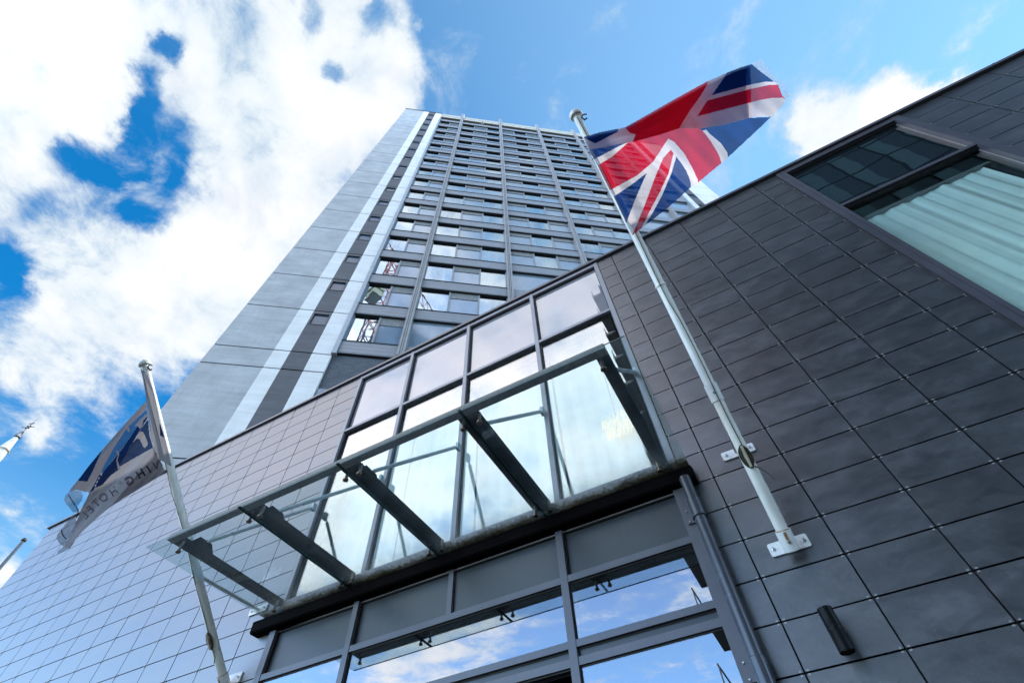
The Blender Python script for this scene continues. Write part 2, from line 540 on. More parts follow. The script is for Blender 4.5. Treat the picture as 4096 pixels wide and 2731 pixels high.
def tiles(xs, zs, clip=True, side=0):
    mb = MB()
    for i in range(len(xs) - 1):
        for j in range(len(zs) - 1):
            x0, x1, z0, z1 = xs[i], xs[i + 1], zs[j], zs[j + 1]
            dx = random.uniform(-0.0008, 0.0008); dy = random.uniform(-0.0012, 0.0012)
            t_ = random.random()
            n0 = len(mb.m)
            mb.box(x0 + GAP + dx, x1 - GAP + dx, WY + dy, WY + 0.012 + dy, z0 + GAP, z1 - GAP, 0, t_)
            if side:
                for q_ in (n0, n0 + 1, n0 + 3, n0 + 5):
                    mb.m[q_] = 1
    mb.box(xs[0] + 0.005, xs[-1] - 0.005, WY + 0.035, WY + 0.045, zs[0], zs[-1], 1)
    if clip:
        for i in range(len(xs)):
            for j in range(1, len(zs) - 1):
                x, z = xs[i], zs[j]
                for sx in (-1, 1):
                    if (i == 0 and sx < 0) or (i == len(xs) - 1 and sx > 0):
                        continue
                    for sz in (-1, 1):
                        cx, cz = x + sx * 0.024, z + sz * 0.0115
                        mb.box(cx - 0.007, cx + 0.007, WY - 0.003, WY + 0.001, cz - 0.0055, cz + 0.0055, 2)
    return mb


# right of the entrance
colx = [-0.258] + [-0.0018 + 0.59684 * k for k in range(0, 5)] + [SW0 - 0.004]
rowz = sorted([3.9016 + 0.31470 * k for k in range(-12, 17)] + [TOP])
P(tiles(colx, rowz), 'cladding', [MT['slate'], MT['gap'], MT['clip']], tone=True)
# beyond the strip window
colx2 = [SW1 + 0.004] + [5.064 + 0.602 * k for k in range(0, 7)] + [XR]
P(tiles(colx2, rowz), 'cladding', [MT['slate'], MT['gap'], MT['clip']], tone=True)
# left of the entrance
colx3 = [CW0 - 0.004] + [-5.722 - 0.5685 * k for k in range(0, 15)]
colx3 = [XL + 0.02] + sorted([x for x in colx3 if x > XL + 0.2])
rowz3 = sorted([8.987 - 0.3080 * k for k in range(0, 29)] + [TOP])
P(tiles(colx3, rowz3, True, 1), 'cladding', [MT['slate'], MT['gap'], MT['clip']], tone=True)
# coping along the parapet
c = MB()
c.box(XL - 0.10, XR, WY - 0.045, WY + 0.36, TOP + 0.018, TOP + 0.075, 0)
c.box(XL - 0.04, XR, WY - 0.012, WY + 0.02, TOP - 0.012, TOP + 0.014, 1)
for x in (-11.2, -8.3, -4.6, -1.35, -0.42, 2.75, 5.8):
    c.box(x, x + 0.012, WY - 0.049, WY + 0.37, TOP + 0.012, TOP + 0.079, 0)
P(c, 'coping', [MT['frame'], MT['gasket']])
c = MB(); c.add([(XL, WY + 0.3, 9.1), (XR, WY + 0.3, 9.1), (XR, 20.5, 9.1), (-5.0, 10.5, 9.1), (XL, 4.6, 9.1)], [(0, 1, 2, 3, 4)])
P(c, 'roof', MT['wall'])


def wavy_curtain(x0, x1, y, z0, z1, amp=0.035, per=0.17, n=8, seed=1, flare=0.0, shear=0.0):
    rnd = random.Random(seed)
    mb = MB()
    nx = int((x1 - x0) / per * n)
    ph = [rnd.uniform(-0.6, 0.6) for _ in range(nx + 2)]
    xs = [x0 + (x1 - x0) * i / nx for i in range(nx + 1)]
    nz = 6
    vs = []
    for k in range(nz + 1):
        z = z0 + (z1 - z0) * k / nz
        a = amp * (0.45 + 0.55 * (1 - k / nz))
        for i, x in enumerate(xs):
            xx = x + 0.10 * per * sin(2.3 * (z1 - z) + seed) * (1 - k / nz)
            fold = 0.50 * sin(2 * pi * xx / per + ph[0]) + 0.40 * sin(2 * pi * xx / (per * 1.73) + 1.0 + seed) + 0.45 * sin(2 * pi * xx / (per * 3.1) + 2.0 * seed) + 0.15 * sin(2 * pi * xx / (per * 0.43) + ph[1])
            vs.append((x + shear * (z1 - z), y + a * fold + flare * (1 - k / nz) * sin(x * 3.1), z))
    w_ = nx + 1
    fs = [(k * w_ + i, k * w_ + i + 1, (k + 1) * w_ + i + 1, (k + 1) * w_ + i) for k in range(nz) for i in range(nx)]
    mb.add(vs, fs)
    return mb


# ---- entrance bay: upper curtain wall
MX = [-5.19, -4.00, -2.785, -1.517, -0.305]
ZT, ZB = 7.755, 4.83
f = MB()
for i, x in enumerate(MX):
    hw = 0.030 if 0 < i < 4 else 0.026
    f.box(x - hw, x + hw, WY - 0.012, WY + 0.075, 4.50, TOP - 0.013, 0)
for i in range(4):
    a, b = MX[i] + 0.030, MX[i + 1] - 0.030
    f.box(a, b, WY - 0.008, WY + 0.075, ZT - 0.026, ZT + 0.026, 0)
    f.box(a, b, WY - 0.008, WY + 0.075, TOP - 0.085, TOP - 0.014, 0)
    f.box(a, b, WY - 0.028, WY + 0.075, ZB - 0.07, ZB + 0.03, 0)
    for z0, z1 in ((ZB + 0.03, ZT - 0.028), (ZT + 0.028, TOP - 0.085)):
        f.box(a, a + 0.022, WY + 0.028, WY + 0.05, z0, z1, 1)
        f.box(b - 0.010, b, WY + 0.028, WY + 0.05, z0, z1, 1)
        f.box(a, b, WY + 0.026, WY + 0.05, z1 - 0.024, z1, 1)
f.box(MX[4] + 0.026, -0.262, WY - 0.012, WY + 0.03, 3.0, TOP - 0.013, 2)
P(f, 'curtain_wall_frame', [MT['frame_lit'], MT['gasket'], MT['flash']])
for i in range(4):
    a, b = MX[i] + 0.03, MX[i + 1] - 0.03
    m = MB(); m.box(a, b, WY + 0.052, WY + 0.060, ZT + 0.028, TOP - 0.085)
    P(m, 'spandrel_panel', MT['spglass'])
    m = MB(); m.box(a, b, WY + 0.052, WY + 0.060, ZB + 0.03, ZT - 0.028)
    P(m, 'window_pane', MT['glass'])
for i, (a, b) in enumerate(((-5.15, -3.98), (-3.95, -2.80), (-2.76, -1.53), (-1.50, -0.55))):
    P(wavy_curtain(a, b, WY + 0.42, 4.74, 7.9, 0.018, 0.19, 8, i + 3), 'curtain', MT['curtain'], smooth=True)
# pendant lamps glimpsed inside
lampm, LT, lo = newmat('lit_lamp')
em = LT.n('ShaderNodeEmission'); em.inputs[0].default_value = (1.0, 0.78, 0.45, 1); em.inputs[1].default_value = 0.34
LT.l(em.outputs[0], lo.inputs[0])

lamp_c = Vector((-0.74, 4.30, 5.98))
pl = thing('pendant_lamp', 'warm glowing woven pendant lamp seen faintly through the glazing above the canopy', 'pendant lamp', tuple(lamp_c))
m = MB()
rl = random.Random(4)
for k in range(34):
    t = 2 * pi * k / 17
    row = k // 17
    for q_ in range(2):
        a = t + rl.uniform(-0.12, 0.12); h = 0.06 + rl.uniform(0, 0.05)
        r_ = 0.19 - 0.03 * row
        x, z = lamp_c.x + r_ * cos(a), lamp_c.z - 0.15 * row - 0.07 * q_
        m.obb((x, lamp_c.y + 0.05 * sin(a), z), (cos(a), sin(a), 0), (-sin(a), cos(a), 0), (0.3, 0, 0.954), 0.003, rl.uniform(0.010, 0.020), h * 0.45)
P(m, 'lamp_shade', lampm, pl)
m = MB(); m.tube(lamp_c + Vector((0, 0, 0.05)), lamp_c + Vector((0, 0, 2.6)), 0.004, n=6)
P(m, 'cord', MT['gasket'], pl)

# ---- entrance below the canopy
f = MB()
JX = [-5.135, -3.945, -2.755, -1.532, -0.335]
for i, x in enumerate(JX):
    if i == 2:
        f.box(x - 0.028, x + 0.028, WY - 0.03, WY + 0.07, 4.05, 4.50, 0)
    else:
        hw = 0.045 if i in (0, 4) else 0.034
        f.box(x - hw, x + hw, WY - 0.055, WY + 0.09, 0.0, 4.50, 0)
spans = ((JX[0] + 0.045, JX[1] - 0.034), (JX[1] + 0.034, JX[3] - 0.034), (JX[3] + 0.034, JX[4] - 0.045))
for a, b in spans:
    f.box(a, b, WY - 0.050, WY + 0.09, 3.985, 4.045, 0)
    f.box(a, b, WY - 0.050, WY + 0.09, 3.455, 3.510, 0)
    f.box(a, b, WY - 0.046, WY + 0.09, 3.325, 3.385, 0)
    f.box(a, b, WY - 0.012, WY + 0.05, 3.386, 3.454, 2)
    for z0, z1, yg in ((3.510, 3.985, WY - 0.024), (4.045, 4.49, WY - 0.018), (3.385, 3.455, WY - 0.018), (0.1, 3.325, WY - 0.024)):
        f.box(a, b, yg, WY + 0.02, z1 - 0.012, z1, 1)
        f.box(a, a + 0.014, yg, WY + 0.02, z0, z1 - 0.012, 1)
P(f, 'entrance_frame', [MT['frame'], MT['gasket'], MT['fascia']])
FX = [JX[0] + 0.045, JX[1], JX[2], JX[3], JX[4] - 0.045]
for i in range(4):
    m = MB(); m.box(FX[i] + (0.034 if i else 0), FX[i + 1] - (0.034 if i < 3 else 0), WY + 0.004, WY + 0.05, 4.046, 4.495)
    P(m, 'fascia_panel', MT['fascia'])
for a, b in spans:
    m = MB(); m.box(a, b, WY - 0.020, WY - 0.012, 3.51, 3.985)
    P(m, 'transom_pane', MT['doorglass'])
m = MB(); m.box(spans[2][0], spans[2][1], WY - 0.020, WY - 0.012, 0.1, 3.325)
P(m, 'side_light_pane', MT['doorglass'])
m = MB(); m.box(spans[0][0], spans[0][1], WY - 0.020, WY - 0.012, 0.1, 3.325)
P(m, 'side_light_pane', MT['doorglass'])
d = MB()
for a, b in ((JX[1] + 0.034, -2.76), (-2.74, JX[3] - 0.034)):
    d.box(a, b, WY + 0.30, WY + 0.34, 0.02, 3.2)
d.box(JX[1] + 0.034, JX[3] - 0.034, WY + 0.28, WY + 0.36, 3.2, 3.32)
door = P(d, 'sliding_door', MT['dark'])


def font_mesh(txt, size, offset=0.0, ex=0.0):
    cu = bpy.data.curves.new('lettering', 'FONT')
    cu.body = txt; cu.size = size; cu.align_x = 'CENTER'; cu.align_y = 'CENTER'; cu.offset = offset; cu.extrude = ex
    cu.resolution_u = 4
    o = bpy.data.objects.new('lettering', cu)
    COL.objects.link(o)
    dg = bpy.context.evaluated_depsgraph_get()
    me = bpy.data.meshes.new_from_object(o.evaluated_get(dg))
    vs = [v.co.copy() for v in me.vertices]; fs = [list(p.vertices) for p in me.polygons]
    bpy.data.objects.remove(o); bpy.data.curves.remove(cu); bpy.data.meshes.remove(me)
    return vs, fs


# door sticker, seen mirrored in the underside of the canopy glass
st = MB()
sxc, szc, syc = -2.33, 3.255, WY - 0.049
st.box(sxc - 0.085, sxc + 0.085, syc - 0.003, syc + 0.003, szc - 0.07, szc + 0.07, 0)
for txt, dz in (('Automatic', 0.020), ('door', -0.026)):
    vs, fs = font_mesh(txt, 0.034)
    st.add([(sxc + v.x, syc - 0.0045, szc + dz + v.y) for v in vs], fs, 1)
st.box(sxc - 0.085, sxc + 0.085, syc + 0.003, syc + 0.02, szc - 0.07, szc + 0.07, 0)
P(st, 'door_sticker', [MT['plate'], MT['gasket']])

# ---- tall strip window on the right
f = MB()
f.box(2.74, 2.80, WY - 0.02, WY + 0.06, 3.2, 9.235, 0)
f.box(2.803, 2.85, WY - 0.022, WY + 0.09, 3.2, 9.235, 0)
f.box(2.800, 2.803, WY - 0.012, WY + 0.05, 3.2, 9.235, 1)
f.box(4.400, 4.46, WY - 0.022, WY + 0.09, 3.2, 9.235, 0)
f.box(4.463, 4.50, WY - 0.02, WY + 0.06, 3.2, 9.235, 0)
f.box(2.85, 4.400, WY - 0.018, WY + 0.09, 9.14, 9.235, 0)
f.box(2.85, 4.400, WY - 0.018, WY + 0.09, 7.665, 7.715, 0)
f.box(2.85, 4.400, WY - 0.04, WY + 0.09, 3.2, 3.28, 0)
for z0, z1 in ((3.28, 7.665), (7.715, 9.14)):
    f.box(2.85, 4.40, WY + 0.015, WY + 0.05, z1 - 0.03, z1, 1)
    f.box(2.85, 2.862, WY + 0.015, WY + 0.05, z0, z1 - 0.03, 1)
    f.box(4.390, 4.40, WY + 0.040, WY + 0.05, z0, z1 - 0.03, 2)
win = P(f, 'tall_window', [MT['dark_frame'], MT['gasket'], MT['flash']])
m = MB(); m.box(2.85, 4.40, WY + 0.052, WY + 0.060, 7.715, 9.14)
P(m, 'spandrel_panel', MT['spdark'], win)
m = MB(); m.box(2.85, 4.40, WY + 0.052, WY + 0.060, 3.28, 7.665)
P(m, 'window_pane', MT['bigglass'], win)
P(wavy_curtain(2.88, 4.30, WY + 0.18, 3.3, 7.44, 0.034, 0.15, 10, 11, 0.022, 0.05), 'curtain', MT['curtain'], win, smooth=True)
m = MB(); m.box(2.88, 4.39, WY + 0.15, WY + 0.19, 7.445, 7.49)
P(m, 'curtain_rail', MT['flash'], win)
# a floor edge and its rail seen behind the curtain
m = MB(); m.box(2.86, 5.9, 4.9, 5.1, 6.1, 6.24); m.box(2.86, 5.9, 4.9, 5.0, 5.35, 5.45)
P(m, 'floor_edge', MT['room'], win)

# ------------------------------------------------------------------ glass canopy
can = thing('glass_canopy', 'glass canopy hung on tie rods over the hotel entrance, mossy along its back edge', 'canopy', (-2.79, WY - 0.1, 4.73))
CG0, CG1, CF, CB = -5.415, -0.158, 2.315, 3.985
JO = [-4.143, -2.945, -1.655]
edges = [CG0] + JO + [CG1]
BE = [(-5.275, -5.18), (-4.28, -4.095), (-3.052, -2.885), (-1.769, -1.585), (-0.449, -0.345)]
for (a, b) in BE:
    m = MB(); m.box(a, b, 2.405, WY - 0.02, 4.815, 4.89)
    cx = (a + b) / 2
    P(m, 'beam', MT['steel'], can, bevel=0.008)
m = MB(); m.box(BE[0][0], BE[4][1], 2.395, 2.475, 4.812, 4.880)
P(m, 'front_beam', MT['steel_lit'], can, bevel=0.006)
for (a, b), mx in zip(BE, (-5.172, -3.998, -2.765, -1.54, -0.308)):
    cx = (a + b) / 2
    p0 = Vector((cx, 2.76, 4.975)); p1 = Vector((mx, WY - 0.06, 6.195))
    d = (p1 - p0).normalized()
    rod = MB()
    rod.tube(p0, p0 + d * 0.06, 0.010, n=10)
    rod.tube(p0 + d * 0.05, p0 + d * 0.30, 0.021, n=14)
    rod.tube(p0 + d * 0.30, p0 + d * 0.34, 0.011, n=10)
    rod.tube(p0 + d * 0.34, p1 - d * 0.10, 0.023, n=14)
    rod.tube(p1 - d * 0.10, p1, 0.011, n=10)
    rod = P(rod, 'tie_rod', MT['rod'], can, smooth=True)
    br = MB()
    br.add([(cx - 0.006 + t, y, z) for t in (0, 0.012) for y, z in ((2.60, 4.89), (2.92, 4.89), (2.84, 5.00), (2.68, 5.00))],
           [(0, 1, 2, 3), (7, 6, 5, 4), (0, 4, 5, 1), (1, 5, 6, 2), (2, 6, 7, 3), (3, 7, 4, 0)])
    br.tube((cx - 0.03, 2.76, 4.97), (cx + 0.03, 2.76, 4.97), 0.009, n=8)
    P(br, 'beam_bracket', MT['steel'], rod)
    br = MB(); br.box(mx - 0.02, mx + 0.02, WY - 0.10, WY - 0.034, 6.13, 6.24)
    br.tube((mx - 0.032, WY - 0.07, 6.19), (mx + 0.032, WY - 0.07, 6.19), 0.008, n=8)
    P(br, 'wall_bracket', MT['rod'], rod)
boltx = [[-5.152, -4.178], [-4.037, -2.990], [-2.836, -1.722], [-1.563, -0.419]]
for i in range(4):
    a, b = edges[i], edges[i + 1]
    m = MB(); m.box(a + (0.006 if i else 0), b - (0.006 if i < 3 else 0), CF, CB, 4.730, 4.742, 0)
    for xx in ((a + 0.0062,) if i else ()) + ((b - 0.0092,) if i < 3 else ()):
        m.box(xx, xx + 0.003, CF, CB, 4.726, 4.746, 1)
    m.box(a + 0.004, b - 0.004, CF - 0.002, CF - 0.0004, 4.729, 4.743, 1)
    gp = P(m, 'glass_panel', [MT['canopy'], MT['edge']], can)
    for x in boltx[i]:
        for y in (2.505, 3.875):
            bm_ = MB()
            bm_.lathe((x, y, 4.690), (0, 0, 1), [(0, 0), (0.022, 0), (0.026, 0.004), (0.026, 0.018), (0.022, 0.022), (0.014, 0.024), (0.014, 0.13)], 18)
            P(bm_, 'bolt', MT['bolt'], gp, smooth=True)
# little stud ends standing over the front edge at the joints
gt = MB()
gt.add([(x, y, z) for x in (-5.44, -0.145) for y, z in ((3.875, 4.635), (3.875, 4.53), (3.89, 4.515), (WY - 0.002, 4.515), (WY - 0.002, 4.70), (3.985, 4.715), (3.975, 4.66), (3.90, 4.655))],
       [(0, 1, 9, 8), (1, 2, 10, 9), (2, 3, 11, 10), (3, 4, 12, 11), (4, 5, 13, 12), (5, 6, 14, 13), (6, 7, 15, 14), (7, 0, 8, 15), tuple(range(7, -1, -1)), tuple(range(8, 16))])
gt.box(-5.44, -0.145, 3.872, 3.876, 4.625, 4.645)
P(gt, 'gutter', MT['gutter'], can)

# ------------------------------------------------------------------ rainwater pipe
rp = thing('rainwater_pipe', 'dark round rainwater pipe running down beside the glazed entrance', 'pipe', (-0.235, 3.87, 0))
m = MB(); m.tube((-0.235, 3.87, 0.05), (-0.235, 3.87, 4.53), 0.049, n=24)
P(m, 'pipe', MT['pipe'], rp, smooth=True)
for z0, z1, zb in ((4.12, 4.29, 4.13), (2.86, 3.05, 2.95)):
    m = MB(); m.lathe((-0.235, 3.87, z0), (0, 0, 1), [(0.049, 0), (0.056, 0.0), (0.056, z1 - z0), (0.049, z1 - z0 + 0.006)], 24)
    m.lathe((-0.235, 3.87, z0), (0, 0, 1), [(0.056, 0), (0.061, 0), (0.061, 0.012), (0.056, 0.012)], 24)
    P(m, 'pipe_socket', MT['pipe'], rp, smooth=True)
    m = MB(); m.box(-0.355, -0.205, 3.928, 3.934, zb, zb + 0.13, 0)
    m.box(-0.24, -0.205, 3.90, 3.93, zb + 0.02, zb + 0.10, 0)
    for zz in (zb + 0.015, zb + 0.115):
        m.tube((-0.332, 3.915, zz), (-0.332, 3.93, zz), 0.006, n=8, mi=1)
    P(m, 'pipe_bracket', [MT['frame'], MT['inox']], rp)

# ------------------------------------------------------------------ wall lamp
wl = thing('wall_lamp', 'black cylindrical up and down wall lamp on the slate tiles', 'wall lamp', (0.281, 3.87, 2.975))
m = MB()
m.lathe((0.281, 3.87, 2.965), (0, 0, 1), [(0.040, 0.012), (0.045, 0.0), (0.047, 0.002), (0.047, 0.118), (0.046, 0.120), (0.046, 0.122), (0.047, 0.124), (0.047, 0.150), (0.046, 0.152), (0.046, 0.154), (0.047, 0.156), (0.047, 0.262), (0.045, 0.264), (0.040, 0.252), (0.0, 0.25)], 32)
P(m, 'lamp_body', MT['black'], wl, smooth=True)
m = MB(); m.lathe((0.281, 3.87, 2.975), (0, 0, 1), [(0.0, 0.004), (0.041, 0.004), (0.041, 0.008), (0, 0.008)], 24)
P(m, 'lens', MT['lens'], wl)
m = MB(); m.box(0.25, 0.312, 3.91, 3.998, 3.06, 3.13)
P(m, 'mount', MT['black'], wl)


# ------------------------------------------------------------------ flagpoles
def flagpole(name, label, base, top, zplate, strut_plate, collar_t, cleat_t, px):
    base = Vector(base); top = Vector(top)
    d = (top - base).normalized(); L = (top - base).length
    t = thing(name, label, 'flagpole', (px, WY, zplate), 'slanted white flagpoles on the hotel wall')
    side = Vector((1, 0, 0)); down = side.cross(d).normalized()
    if down.z > 0:
        down = -down
    m = MB(); m.tube(base, top, 0.046, 0.040, 24, cap=True)
    ring = base + d * (L * 0.50)
    m.tube(ring, ring + d * 0.02, 0.050, 0.050, 24)
    P(m, 'pole', MT['white'], t, smooth=True)
    m = MB(); m.lathe(top - d * 0.01, d, [(0.040, 0.0), (0.068, -0.012), (0.072, 0.0), (0.070, 0.02), (0.058, 0.045), (0.035, 0.062), (0.0, 0.068)], 24)
    P(m, 'finial', MT['white'], t, smooth=True)
    # base plate with socket
    m = MB()
    m.plate((px, WY - 0.010, zplate), (1, 0, 0), (0, 0, 1), (0, 1, 0), 0.145, 0.052, 0.007, 0.016)
    m.tube(base - d * 0.09, base + d * 0.06, 0.056, 0.056, 24)
    bp = P(m, 'base_plate', MT['plate'], t, smooth=True)
    m = MB()
    for sx in (-1, 1):
        m.lathe((px + sx * 0.112, WY - 0.017, zplate), (0, -1, 0), [(0.015, 0), (0.015, 0.003), (0.011, 0.004), (0.011, 0.014), (0.007, 0.016), (0.007, 0.028), (0, 0.028)], 6)
    bb = base - d * 0.02
    m.lathe(bb + down * 0.054, down, [(0.014, 0), (0.014, 0.010), (0.008, 0.012), (0, 0.012)], 6)
    P(m, 'bolts', MT['inox'], bp)
    m = MB(); m.lathe(base + d * 0.058, d, [(0.045, 0.004), (0.056, 0.0025), (0.0565, -0.004), (0.052, -0.010)], 20)
    m.plate(bb + down * 0.0572 + d * 0.035, side, d, down, 0.010, 0.032, 0.0006, 0.009)
    P(m, 'rust_ring', MT['rust'], bp)
    # strut from the upper plate to the collar
    col = base + d * collar_t
    m = MB()
    m.plate((px, WY - 0.010, strut_plate), (1, 0, 0), (0, 0, 1), (0, 1, 0), 0.145, 0.045, 0.007, 0.014)
    for sx in (-1, 1):
        m.lathe((px + sx * 0.105, WY - 0.017, strut_plate), (0, -1, 0), [(0.013, 0), (0.010, 0.004), (0.010, 0.014), (0.006, 0.016), (0.006, 0.026), (0, 0.026)], 6, 1)
    sp = P(m, 'strut_plate', [MT['plate'], MT['inox']], t)
    m = MB()
    a0 = Vector((px, WY - 0.016, strut_plate)); a1 = col + Vector((0, 0.0, 0.0))
    dd = (a1 - a0).normalized(); nn = side.cross(dd).normalized()
    m.obb((a0 + a1) / 2, side, nn, dd, 0.030, 0.005, (a1 - a0).length / 2)
    P(m, 'strut', MT['white'], t, bevel=0.002)
    m = MB(); m.tube(col - d * 0.075, col + d * 0.075, 0.053, 0.053, 24)
    m2 = P(m, 'collar', MT['plate'], t, smooth=True)
    m = MB(); m.lathe(col + down * 0.052, down, [(0.014, 0), (0.014, 0.010), (0.008, 0.013), (0, 0.013)], 6)
    P(m, 'collar_bolt', MT['inox'], m2)
    # cleat with a coil of halyard
    cl = base + d * cleat_t + down * 0.052
    m = MB()
    m.obb(cl + down * 0.014, side, d, down, 0.010, 0.085, 0.007)
    m.obb(cl + down * 0.002, side, d, down, 0.012, 0.03, 0.010)
    for s_ in (-0.035, 0.035):
        m.tube(cl + d * s_, cl + d * s_ + down * 0.012, 0.007, n=8)
    P(m, 'cleat', MT['cleat'], t, bevel=0.004)
    m = MB()
    rnd = random.Random(3)
    for k in range(9):
        pts = []
        a_, b_ = 0.020 + 0.0028 * k, 0.078 + rnd.uniform(-0.012, 0.014)
        ph = rnd.uniform(-0.12, 0.12)
        for j in range(25):
            th = 2 * pi * j / 24
            pts.append(cl - down * (0.003 + 0.0016 * (k % 4)) + side * (a_ * sin(th)) + d * (b_ * cos(th + ph)))
        m.path(pts, 0.0042, 6)
    tail = [cl - d * 0.07, cl - d * 0.11 + side * 0.05 + down * 0.02, cl - d * 0.17 + side * 0.085 + down * 0.05, cl - d * 0.215 + side * 0.10 + down * 0.085]
    m.path(tail, 0.0055, 7)
    hal = [base + d * s + down * (0.046 + 0.006 + 0.004 * sin(s * 7)) + side * (0.006 * sin(s * 5) + (0.012 if s < 2 else 0)) for s in [cleat_t + 0.06 + (L * 0.97 - cleat_t) * k / 22 for k in range(23)]]
    m.path(hal, 0.0035, 6)
    P(m, 'halyard', MT['rope'], t)
    m = MB()
    hk = top - d * 0.06 + side * 0.042
    m.path([hk, hk + side * 0.02 + d * 0.012, hk + side * 0.045 + d * 0.008, hk + side * 0.068 - d * 0.012], 0.007, 8)
    m.path([hk, hk - d * 0.03 + side * 0.008, hk - d * 0.06 + side * 0.018], 0.008, 8)
    m.tube(hk - d * 0.055 + side * 0.016, hk - d * 0.052 + side * 0.05, 0.008, n=8)
    P(m, 'shackle', MT['gasket'], t)
    return t


flagpole('flagpole', 'slanted white flagpole bolted to the dark tiles right of the entrance, flying the union flag', (0.285, 3.86, 3.74), (0.285, 1.300, 7.375), 3.752, 4.690, 1.17, 0.62, 0.285)
flagpole('flagpole', 'slanted white flagpole passing behind the left end of the canopy, with the drooping hotel flag', (-5.60, 3.90, 4.085), (-5.60, 1.150, 6.640), 4.12, 4.885, 1.15, 0.44, -5.60)

# ------------------------------------------------------------------ flags
def inside(pt, poly):
    x, y = pt; c = False; n = len(poly); j = n - 1
    for i in range(n):
        xi, yi = poly[i]; xj, yj = poly[j]
        if (yi > y) != (yj > y) and x < (xj - xi) * (y - yi) / (yj - yi) + xi:
            c = not c
        j = i
    return c


def ss(a, b, x):
    t = max(0.0, min(1.0, (x - a) / (b - a)))
    return t * t * (3 - 2 * t)


class Sheet:
    """a cloth: crop outline -> point of a bent sheet standing off the flag's own plane"""

    def __init__(self, ox, oy, k, p0, axis_a, axis_b):
        self.o = (ox, oy, k)
        self.p0 = Vector(p0)
        self.n = Vector(axis_a).cross(Vector(axis_b)).normalized()

    def pt(self, x, y, off=0.0):
        d = sight(self.o[0] + x * self.o[2], self.o[1] + y * self.o[2])
        t = self.n.dot(self.p0 - CAM) / self.n.dot(d)
        return CAM + d * (t + off)


def sheet_mesh(sheet, outline, layers, off, step, base=0):
    """layers: list of (polygon, material index), last match wins"""
    xs = [p[0] for p in outline]; ys = [p[1] for p in outline]
    x0, x1, y0, y1 = min(xs), max(xs), min(ys), max(ys)
    nx = int((x1 - x0) / step) + 2; ny = int((y1 - y0) / step) + 2
    boxes = [(min(p[0] for p in pl), max(p[0] for p in pl), min(p[1] for p in pl), max(p[1] for p in pl), pl, mi) for pl, mi in layers]
    idx = {}
    mb = MB()

    def vid(i, j):
        if (i, j) not in idx:
            x = x0 + i * step; y = y0 + j * step
            idx[(i, j)] = len(mb.v)
            mb.v.append(tuple(sheet.pt(x, y, off(x, y))))
        return idx[(i, j)]

    def colour(cx, cy):
        mi = base
        for a, b, c, d, pl, k in boxes:
            if a <= cx <= b and c <= cy <= d and inside((cx, cy), pl):
                mi = k
        return mi

    for i in range(nx):
        for j in range(ny):
            q = [(x0 + (i + a) * step, y0 + (j + b) * step) for a, b in ((0, 0), (1, 0), (1, 1), (0, 1))]
            ins = [inside(p, outline) for p in q]
            cx, cy = q[0][0] + step / 2, q[0][1] + step / 2
            ids = [(i, j), (i + 1, j), (i + 1, j + 1), (i, j + 1)]
            n_in = sum(ins)
            if n_in == 4:
                cs = [colour(*p) for p in q]
                cc = colour(cx, cy)
                if cs[0] == cs[1] == cs[2] == cs[3]:
                    mb.f.append([vid(*t) for t in ids]); mb.m.append(cc); mb.tone.append(0)
                else:
                    # split along the diagonal that separates the colours best
                    if cs[0] == cs[2] and cs[1] != cs[3]:
                        tr = ((0, 1, 2), (0, 2, 3))
                    elif cs[1] == cs[3]:
                        tr = ((0, 1, 3), (1, 2, 3))
                    else:
                        tr = ((0, 1, 2), (0, 2, 3))
                    for t in tr:
                        gx = sum(q[k][0] for k in t) / 3; gy = sum(q[k][1] for k in t) / 3
                        mb.f.append([vid(*ids[k]) for k in t]); mb.m.append(colour(gx, gy)); mb.tone.append(0)
            elif n_in == 3:
                t = [k for k in range(4) if ins[k]]
                gx = sum(q[k][0] for k in t) / 3; gy = sum(q[k][1] for k in t) / 3
                mb.f.append([vid(*ids[k]) for k in t]); mb.m.append(colour(gx, gy)); mb.tone.append(0)
    return mb


C_WH = cloth('flag_white', (0.74, 0.70, 0.75), 0.19)
C_RD = cloth('flag_red', (0.58, 0.008, 0.04), 0.20)
C_BL = cloth('flag_blue', (0.005, 0.04, 0.20), 0.17)
THREAD = cloth('loose_threads', (0.75, 0.75, 0.78), 0.15)
FM = [C_WH, C_RD, C_BL]

uf = thing('union_flag', 'red white and blue union flag with a frayed fly end, blowing from the right-hand pole', 'flag', (0.285, 1.6, 6.9), 'flags on the hotel flagpoles')
SH = Sheet(2200, 200, 0.49751, (0.285, 1.300, 7.375), Vector((0, 2.56, -3.635)), Vector((1, 0.3, 0)))


def u_of(x, y):
    # 0 at the hoist line, 1 at the fly
    hx = 265 + (y - 700) * (395 / 790)
    return max(0.0, (x - hx) / (1900 - 265))


def off_a(x, y):
    u = u_of(x, y)
    v = (y + 0.62 * x) / 1000.0
    wrap = -0.105 * (1 - ss(0.05, 0.13, u))
    return wrap + 0.10 * u + ss(0, 0.3, u) * (0.075 * sin(6.0 * u + 3.2 * v) + 0.045 * sin(13 * u - 5 * v)) + 0.022 * u * sin(24 * u + 2 * v) + 0.010 * ss(0.05, 0.3, u) * sin(41 * u + 9 * v) + 0.006 * sin(75 * u - 14 * v) * ss(0.1, 0.4, u)


lowB = [(310, 808), (575, 757), (670, 742), (900, 680), (1035, 634), (1180, 637), (1400, 605), (1620, 545), (1780, 537)]


def low_y(x):
    for (xa, ya), (xb, yb) in zip(lowB[:-1], lowB[1:]):
        if xa <= x <= xb:
            return ya + (yb - ya) * (x - xa) / (xb - xa)
    return lowB[0][1] if x < lowB[0][0] else lowB[-1][1]


